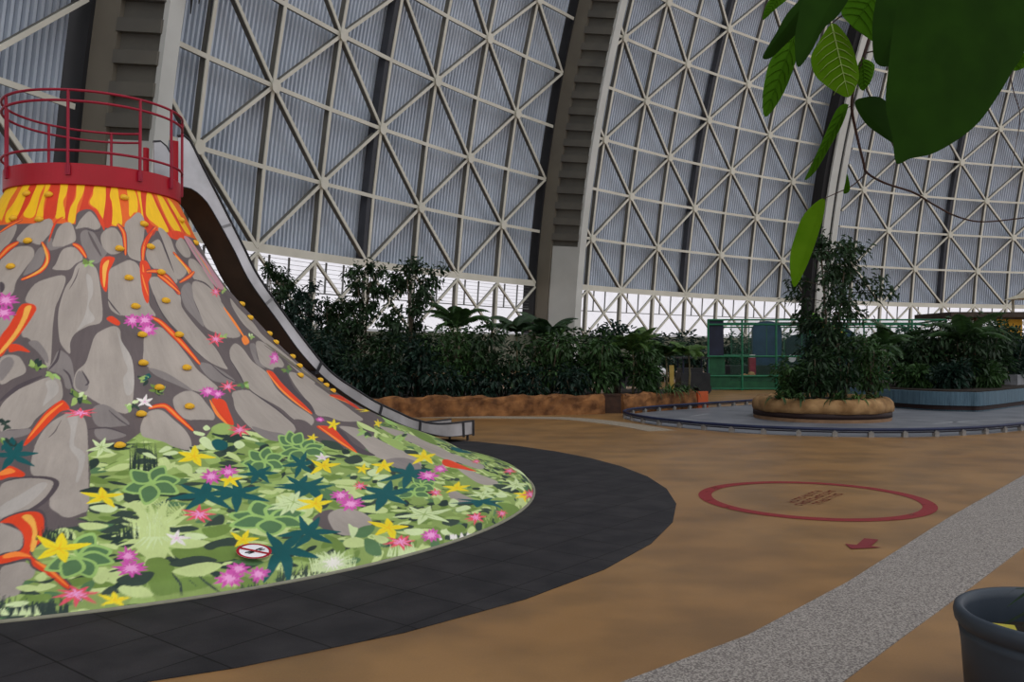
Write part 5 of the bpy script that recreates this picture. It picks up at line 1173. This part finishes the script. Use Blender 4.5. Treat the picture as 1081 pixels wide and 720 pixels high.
b = MB(); b.box((CX0 + .32, CY0 + .06, 2.0), (.56, .05, 1.34));  b.build('corner_panel', M_navy, cg, label='dark blue-black corner panel')
b = MB(); b.box((CX0 + .35, CY0 + .1, .66), (.62, .05, 1.2)); b.build('kick_panel', M_gn, cg)
b = MB(); b.box(((CX0 + CX1) / 2, CY0 + .03, .28), (CX1 - CX0, .03, .5)); b.build('base_panel', M_gn, cg)
b = MB(); b.box(((CX0 + CX1) / 2 + .4, CY0 + .01, 1.5), (CX1 - CX0 - .9, .005, 2.3)); b.build('netting', M_net, cg)
for i in range(13):
    x = CX0 + .9 + (CX1 - CX0 - 1.0) * i / 12; b = MB(); b.tube([(x, CY0 + .05, 1.3), (x, CY0 + .05, 2.52)], .016, 6); b.build('bar', M_gr, cg)
for k, (px_, d, ty, lab) in enumerate([(699, 41, 352, 'dark shrub far behind the short rock planter'), (726, 43, 350, 'dark shrub far behind, just left of the green cage'), (762, 45, 351, 'dark shrub seen through the cage behind its dark corner panel'), (790, 46, 349, 'dark shrub seen through the middle of the green cage'), (818, 46, 352, 'dark shrub seen through the cage left of the blue arch'), (850, 47, 350, 'dark shrub seen past the right end of the green cage'), (958, 45, 345, 'dark shrub far behind the gap between the two right planters')]):
    x, y = at(px_, d); bush(x, y, 0, hgt(ty, d), 1.5, lab, 950 + k, M_l4, n=700, l=.34, group='shrubs far behind the play cage')
def block(name, label, cat, parts, loc):
    t = empty(name, loc, label, cat)
    for nm, mt, c, s in parts: b = MB(); b.box((loc[0] + c[0], loc[1] + c[1], loc[2] + c[2]), s); b.build(nm, mt, t)
    return t
M_blk = mat('black_vinyl', rgb(26, 28, 30), rgb(38, 40, 42), 3, .5); M_bl = mat('blue_vinyl', rgb(34, 52, 82), rgb(46, 66, 98), 3, .5); M_yel = mat('yellow_board', rgb(206, 150, 40), rgb(216, 164, 54), 4); M_lime = mat('lime_board', rgb(96, 150, 54), rgb(112, 164, 64), 4); M_tan = mat('tan_plush', rgb(168, 128, 84), rgb(184, 146, 100), 9, .9); M_white = mat('white_plastic', rgb(206, 206, 208), scale=4)
M_mag = mat('crimson_pad', rgb(150, 28, 66), rgb(166, 36, 74), 4)
block('crash_mat', 'long black padded mat lying low inside the green cage', 'mat', [('pad', M_blk, (0, 0, .45), (6.4, .8, .95)), ('strap', M_gn, (0, -.41, .55), (6.4, .02, .08))], (11.6, 34.0, 0))
block('bumper_pillar', 'crimson padded pillar standing inside the green cage', 'pillar', [('pad', M_mag, (0, 0, .62), (.24, .24, 1.24)), ('cap', M_white, (0, 0, 1.3), (.2, .2, .14))], (9.4, 33.4, 0))
# tan plush animal crouching on the cage floor edge
pz = empty('plush_animal', (9.02, 33.0, 0), 'tan plush animal lying behind the green bars of the cage', 'toy')
b = MB(); b.lathe([(.0, .1), (.22, .14), (.27, .3), (.2, .47), (.0, .54)], (9.0, 33.0, .1), 20); b.build('body', M_tan, pz, True)
b = MB(); b.lathe([(.0, .0), (.13, .05), (.16, .16), (.1, .27), (.0, .3)], (9.22, 32.85, .42), 16); b.build('head', M_tan, pz, True)
for sx in (-.2, .15):
    b = MB(); b.tube([(9.0 + sx, 32.85, .3), (9.03 + sx, 32.74, .14), (9.06 + sx, 32.7, .02)], [.07, .06, .05], 8); b.build('leg', M_tan, pz, True)
# soft play house with blue walls and a striped gable
ph = empty('play_house', (12.0, 35.8, 0), 'blue soft-play house with arched walls inside the green cage', 'play house')
def arch_wall(x0, x1, y, h, mt, nm):
    b = MB(); n = 14; cx, r = (x0 + x1) / 2, (x1 - x0) / 2; pts = [(x0, 0), (x1, 0), (x1, h - r * .6)] + [(cx + r * math.cos(PI * k / n), h - r * .6 + r * .6 * math.sin(PI * k / n)) for k in range(1, n)] + [(x0, h - r * .6)]
    m = len(pts); b.add([(x, y, z) for x, z in pts] + [(x, y + .2, z) for x, z in pts], [tuple(range(m)), tuple(range(2 * m - 1, m - 1, -1))] + [(i, m + i, m + (i + 1) % m, (i + 1) % m) for i in range(m)]); b.build(nm, mt, ph)
arch_wall(10.0, 11.2, 35.4, 2.75, M_bl, 'arch_panel'); arch_wall(11.35, 12.6, 35.3, 2.2, M_navy, 'arch_panel'); arch_wall(12.75, 14.4, 35.6, 2.5, M_bl, 'arch_panel')
b = MB(); b.box((12.7, 35.5, 2.62), (3.2, .5, .14)); b.build('roof_beam', M_blk, ph)
b = MB(); b.lathe([(0, 0), (.16, 0), (.16, .06), (0, .06)], (0, 0, 0), 24); o = b.build('round_emblem', M_white); o.parent = ph; o.rotation_euler = (PI / 2, 0, 0); o.location = (-.45, -.58, 1.2)
gb = empty('gable_board', (12.6, 34.6, 0), 'lime and yellow gable board beside the ficus tree', 'board')
b = MB(); b.add([(11.9, 34.5, 2.2), (13.6, 34.5, 2.2), (12.2, 34.5, 3.05)], [(0, 1, 2)]); b.add([(11.9, 34.56, 2.2), (13.6, 34.56, 2.2), (12.2, 34.56, 3.05)], [(2, 1, 0)]); b.build('lime_face', M_lime, gb)
b = MB(); b.add([(12.35, 34.48, 2.25), (13.4, 34.48, 2.25), (12.75, 34.48, 2.65)], [(0, 1, 2)]); b.build('yellow_face', M_yel, gb)
b = MB()
for x in (12.0, 13.4): b.tube([(x, 34.6, 0), (x, 34.6, 2.3)], .04, 6)
b.build('post', M_gr, gb)
# dark rides and boards parked behind the short planter
M_pyel = mat('pale_yellow', rgb(150, 128, 60), rgb(164, 142, 74), 4)
def cart(x, y, label, w=1.5):
    t = empty('parked_cart', (x, y, 0), label, 'cart'); b = MB(); b.box((x, y, .5), (w, 1.1, .5)); b.box((x - w * .1, y, .82), (w * .7, 1.0, .2)); b.build('body', M_blk, t)
    b = MB()
    for dx in (-w * .42, w * .42):
        for dy in (-.48, .48): b.tube([(x + dx, y + dy, .25), (x + dx, y + dy, 1.25)], .03, 6)
    b.build('frame', M_navy, t); b = MB(); b.box((x, y, 1.28), (w, 1.2, .05)); b.build('canopy', M_blk, t)
    for dx in (-w * .32, w * .32):
        for dy in (-.5, .5): b = MB(); b.tube([(x + dx, y + dy - .07, .22), (x + dx, y + dy + .07, .22)], .22, 16); b.build('wheel', M_blk, t)
cart(6.35, 30.0, 'dark open cart with a flat canopy parked beside the green cage', 1.0); cart(4.4, 31.0, 'dark open cart parked behind the short planter, farther from the cage', 1.7)
b = MB(); b.lathe([(0, 0), (.2, .02), (.3, .14), (.3, .24), (.18, .36), (0, .4)], (4.95, 29.0, .62), 20); M_wb = M_white
wb = empty('white_float', (4.95, 29.0, 0), 'white rounded float on a dark stand behind the short planter', 'float'); b.build('float', M_wb, wb, True); b = MB(); b.tube([(4.95, 29, 0), (4.95, 29, .66)], .06, 8); b.box((4.95, 29, .03), (.5, .5, .06)); b.build('stand', M_blk, wb)
block('yellow_post', 'yellow post behind the short planter', 'post', [('shaft', M_pyel, (0, 0, .52), (.14, .14, 1.04)), ('foot', M_blk, (0, 0, .04), (.4, .4, .08))], (5.35, 28.6, 0))
# pavilion and little hut at the right edge
pv = empty('pavilion', (20.5, 34, 0), 'dark timber pavilion with orange boards at the right edge', 'pavilion')
b = MB(); b.box((21.5, 34.5, 2.92), (9.0, 3.0, .2)); b.build('roof', mat('dark_timber', rgb(54, 44, 36), rgb(68, 56, 46), 4), pv)
for x in (18.2, 20.9, 24.5):
    b = MB(); b.box((x, 33.3, 1.42), (.22, .22, 2.84)); b.build('post', mat('brown_timber', rgb(96, 56, 34), rgb(112, 68, 42), 5), pv)
b = MB(); b.box((19.6, 33.6, 2.3), (1.0, .06, .9)); b.build('board', M_yel, pv); b = MB(); b.box((21.8, 33.6, 1.5), (1.7, .06, 2.6)); b.build('board', mat('brown_board', rgb(120, 74, 40), rgb(136, 86, 48), 5), pv)
ht = empty('lookout_hut', (23.7, 38.6, 0), 'pale little hut with a pyramid roof above the pavilion at the right edge', 'hut')
M_pale = mat('pale_board', rgb(186, 178, 156), rgb(200, 192, 172), 5); b = MB()
for dx in (-.65, .65):
    for dy in (-.6, .6): b.tube([(23.7 + dx, 38.6 + dy, 0), (23.7 + dx, 38.6 + dy, 3.85)], .06, 6)
b.build('post', M_pale, ht); b = MB(); hx, hz = .9, 3.85; b.add([(23.7 - hx, 38.6 - hx, hz), (23.7 + hx, 38.6 - hx, hz), (23.7 + hx, 38.6 + hx, hz), (23.7 - hx, 38.6 + hx, hz), (23.7, 38.6, 4.35)], [(0, 1, 4), (1, 2, 4), (2, 3, 4), (3, 0, 4), (3, 2, 1, 0)]); b.build('roof', M_pale, ht)
b = MB(); b.box((23.7, 38.6, 3.1), (1.5, 1.3, .3)); b.build('floor_box', M_pale, ht)

# ------------------------------------------------------------------ plastic plant pot, lower right
PX, PY, PH = 2.37, 3.67, .46
pt = empty('plant_pot', (PX, PY, 0), 'large blue-grey plastic plant pot with a rolled rim at the lower right', 'pot')
M_pot = mat('grey_plastic', rgb(62, 74, 88, POT_K), rgb(72, 84, 98, POT_K), 5, .5, spec=.4)
b = MB(); b.lathe([(.0, .0), (.375, .0), (.395, .30), (.40, .34), (.405, .365), (.395, .37), (.405, .385), (.42, .40), (.425, .43), (.42, .455), (.405, .465), (.385, .455), (.375, .42), (.365, .25)], (PX, PY, 0), 72); b.build('body', M_pot, pt, True)
b = MB(); b.lathe([(.37, .31), (.2, .325), (.01, .32)], (PX, PY, 0), 40); b.build('soil', M_soil, pt, True)
b = MB(); b.add([(PX - .30, PY - .02, .33), (PX - .2, PY - .06, .335), (PX - .19, PY + .04, .40), (PX - .29, PY + .08, .40)], [(0, 1, 2, 3)]); tag(b.build('fallen_leaf', mat('yellow_leaf', rgb(176, 164, 60), rgb(190, 178, 78), 9)), 'yellow fallen leaf lying on the soil in the grey pot', 'leaf')
blade_plant(PX - .08, PY - .02, .31, .10, 'few dark withered shoots growing in the grey pot', 901, M_l4, n=14, w=.03, name='withered_shoots', out=1.6)
blade_plant(PX + .16, PY + .02, .31, .6, 'dark leafy plant in the grey pot, past the right edge', 902, M_l1, n=18, w=.05, name='pot_plant', out=.8)

# ------------------------------------------------------------------ branch hanging into view at the upper right
def hang(n, a, c, tr): return mat(n, a, c, 14, .75, spec=.06, trans=tr)
M_br = mat('branch_bark', rgb(52, 36, 32), rgb(66, 46, 40), 12, .8)
M_ld = hang('dark_canopy_leaf', rgb(34, 64, 12, HANG_K * .75), rgb(40, 74, 14, HANG_K * .75), .25); M_lm = hang('canopy_leaf', rgb(60, 104, 12, HANG_K), rgb(70, 116, 18, HANG_K), .4); M_lv = hang('veined_leaf', rgb(84, 128, 14, HANG_K), rgb(98, 142, 24, HANG_K), .45); M_vein = mat('leaf_vein', rgb(136, 160, 84, HANG_K), scale=8)
br = empty('hanging_branch', (1.0, 1.9, 2.6), 'leafy branch with large dark leaves hanging in from above at the upper right', 'branch')
def BP(px_, py, d): return Vector(((px_ - 540.5) / 900 * d, d, 1.6 + (368 - py) / 900 * d))
LEAVES = [
 ('d', 1.55, .10, (1000, -60), (947, 172), [(1000, -60), (956, -20), (945, 25), (939, 70), (936, 110), (943, 145), (947, 172), (962, 167), (985, 162), (1012, 147), (1035, 128), (1055, 100), (1070, 75), (1084, 50), (1090, 0), (1060, -60)]),
 ('d', 1.75, .08, (975, -40), (930, 66), [(975, -40), (935, -20), (924, 10), (922, 40), (926, 66), (945, 67), (965, 40), (985, 0)]),
 ('m', 1.9, .06, (940, -30), (900, 28), [(940, -30), (905, -20), (889, 8), (898, 24), (912, 34), (925, 42), (932, 15), (945, -10)]),
 ('v', 1.95, .10, (879, 24), (897, 102), [(879, 24), (866, 42), (857, 60), (861, 78), (872, 89), (884, 97), (897, 102), (905, 90), (908, 78), (905, 62), (899, 44), (889, 29)]),
 ('d', 1.8, .10, (868, -20), (806, 59), [(868, -20), (836, 8), (820, 34), (806, 59), (815, 60), (830, 46), (846, 30), (862, 8), (880, -15)]),
 ('m', 2.0, .08, (842, 30), (808, 123), [(842, 33), (822, 52), (812, 68), (806, 98), (808, 123), (822, 108), (834, 84), (842, 58)]),
 ('d', 1.7, .10, (892, -25), (843, 70), [(892, -25), (852, -5), (843, 20), (840, 44), (843, 70), (857, 54), (870, 30), (887, 14), (900, -10)]),
 ('m', 1.9, .06, (896, 110), (850, 190), [(896, 110), (884, 115), (868, 150), (856, 176), (850, 190), (862, 180), (876, 156), (890, 131)]),
 ('d', 1.8, .10, (903, 108), (946, 150), [(903, 108), (914, 102), (930, 102), (940, 112), (946, 135), (948, 152), (930, 142), (914, 129)]),
 ('n', 2.0, .06, (869, 209), (838, 303), [(869, 209), (850, 225), (840, 248), (834, 274), (838, 303), (850, 285), (862, 254), (871, 222)]),
 ('m', 2.0, .05, (893, 204), (895, 184), [(891, 204), (893, 192), (895, 183), (898, 200)]),
 ('m', 2.0, .06, (912, 60), (914, 96), [(910, 62), (905, 80), (911, 95), (921, 84), (924, 67)]),
 ('m', 2.0, .05, (825, -8), (807, 20), [(828, -10), (812, 0), (806, 20), (820, 8), (834, -4)]),
 ('m', 1.9, .05, (1090, 55), (1074, 72), [(1092, 52), (1078, 58), (1072, 74), (1090, 66)])]
for k, (kd, d, cup, ba, ti, out) in enumerate(LEAVES):
    B0, T0 = Vector((ba[0], ba[1], 0)), Vector((ti[0], ti[1], 0)); ax = (T0 - B0); L_ = ax.length; ax.normalize(); nrm = Vector((-ax.y, ax.x, 0)); sc = d / 900
    op = [(p.x, p.y) for p in catmull([(x, y, 0) for x, y in out], 4, True)]
    uv = [(((Vector((x, y, 0)) - B0).dot(ax)), (Vector((x, y, 0)) - B0).dot(nrm)) for x, y in op]
    mu = max(abs(v) for u, v in uv) or 1; b = MB(); tilt = R_.uniform(-.25, .25)
    def place(u, v, lift=0):
        p = B0 + ax * u + nrm * v; dd = d + (cup * L_ * sc * (abs(v) / mu) ** 1.4) + tilt * (u / L_) * L_ * sc * .6 + tilt * .5 * v * sc - lift
        return BP(p.x, p.y, dd)
    # lofted blade: outline rings shrinking to the midrib
    rows = 5; vs = []
    for r in range(rows + 1):
        f = r / rows
        for u, v in uv: vs.append(place(max(0, min(L_, u)) * f + u * (1 - f), v * (1 - f)))
    n = len(uv); b.add(vs, [(r * n + i, r * n + (i + 1) % n, (r + 1) * n + (i + 1) % n, (r + 1) * n + i) for r in range(rows) for i in range(n)])
    lf = b.build('leaf', {'d': M_ld, 'm': M_lm, 'v': M_lv, 'n': M_lv}[kd], br, True)
    if kd == 'd' or kd == 'n': continue
    b = MB()
    mid = [place(L_ * i / 8, 0, .002) for i in range(9)]; b.tube(mid, [.0022 * (1 - .8 * i / 8) for i in range(9)], 5)
    if kd == 'v' or kd == 'm':
        for i in range(1, 8):
            for sg in (-1, 1):
                q = []; u0 = L_ * i / 9
                w = max([abs(v) for u, v in uv if v * sg > 0 and abs(u - (u0 + L_ * .12)) < L_ * .12] or [0]) * .8
                if w > 2: b.tube([place(u0, 0, .002), place(u0 + L_ * .06, sg * w * .55, .002), place(u0 + L_ * .15, sg * w, .002)], [.0012, .001, .0005], 4)
    v_ = b.build('veins', {'v': M_vein}.get(kd, {'d': M_ld, 'm': M_lm}.get(kd)), lf if False else br, True)
def stem(nm, pts, r, d=2.0):
    q = catmull([BP(x, y, d + dz) for x, y, dz in pts], 6); b = MB(); b.tube(q, [r * (1 - .6 * i / (len(q) - 1)) for i in range(len(q))], 6); b.build(nm, M_br, br, True)
stem('stem', [(945, -60, -.1), (931, 0, 0), (914, 55, 0), (905, 82, 0), (900, 110, 0), (904, 136, .02), (912, 170, .03), (916, 182, .04), (935, 193, .05), (965, 203, .06), (985, 215, .08), (1010, 228, .1), (1040, 234, .1), (1095, 228, .1)], .0042)
stem('twig', [(916, 182, .04), (900, 196, .02), (885, 203, 0), (869, 210, 0)], .002)
stem('twig', [(914, 55, 0), (926, 52, 0), (934, 45, 0)], .002); stem('twig', [(920, 30, 0), (895, 15, -.05), (879, 24, -.05)], .003); stem('twig', [(900, 110, 0), (898, 112, 0), (893, 114, -.08)], .002)
stem('twig', [(1062, 40, .1), (1070, 90, .1), (1078, 120, .1), (1074, 150, .1), (1068, 180, .1)], .0016); stem('twig', [(900, -40, -.1), (868, -20, -.2), (850, -15, -.1)], .004)

# ------------------------------------------------------------------ daylight, camera
w = bpy.data.worlds.new('overcast_sky'); bpy.context.scene.world = w; w.use_nodes = True; nt = w.node_tree; bg = nt.nodes['Background']
tc = nt.nodes.new('ShaderNodeTexCoord'); sp = nt.nodes.new('ShaderNodeSeparateXYZ'); cr = nt.nodes.new('ShaderNodeValToRGB'); nt.links.new(tc.outputs['Generated'], sp.inputs[0]); nt.links.new(sp.outputs['Z'], cr.inputs[0])
cr.color_ramp.elements[0].position = 0.0; cr.color_ramp.elements[0].color = (1.0, .97, 1.0, 1); cr.color_ramp.elements[1].position = .6; cr.color_ramp.elements[1].color = (.92, .95, 1.0, 1); nt.links.new(cr.outputs[0], bg.inputs[0]); bg.inputs[1].default_value = SKY
sn = bpy.data.lights.new('skylight', 'SUN'); sn.energy = SUN; sn.angle = math.radians(50); sn.color = (1, .98, .95); so = bpy.data.objects.new('skylight', sn); C.objects.link(so); so.rotation_euler = (math.radians(38), math.radians(14), 0)
cd = bpy.data.cameras.new('camera'); cam = bpy.data.objects.new('camera', cd); C.objects.link(cam); cam.location = (0, 0, 1.6)
cd.sensor_width = 36; cd.lens = 900 / 1081 * 36; cd.clip_start = .05; cd.clip_end = 500; cam.rotation_euler = (PI / 2 + math.atan(8 / 900), 0, 0)
bpy.context.scene.camera = cam
vs_ = bpy.context.scene.view_settings; vs_.view_transform = 'Standard'; vs_.look = 'None'; vs_.exposure = 0; vs_.gamma = 1
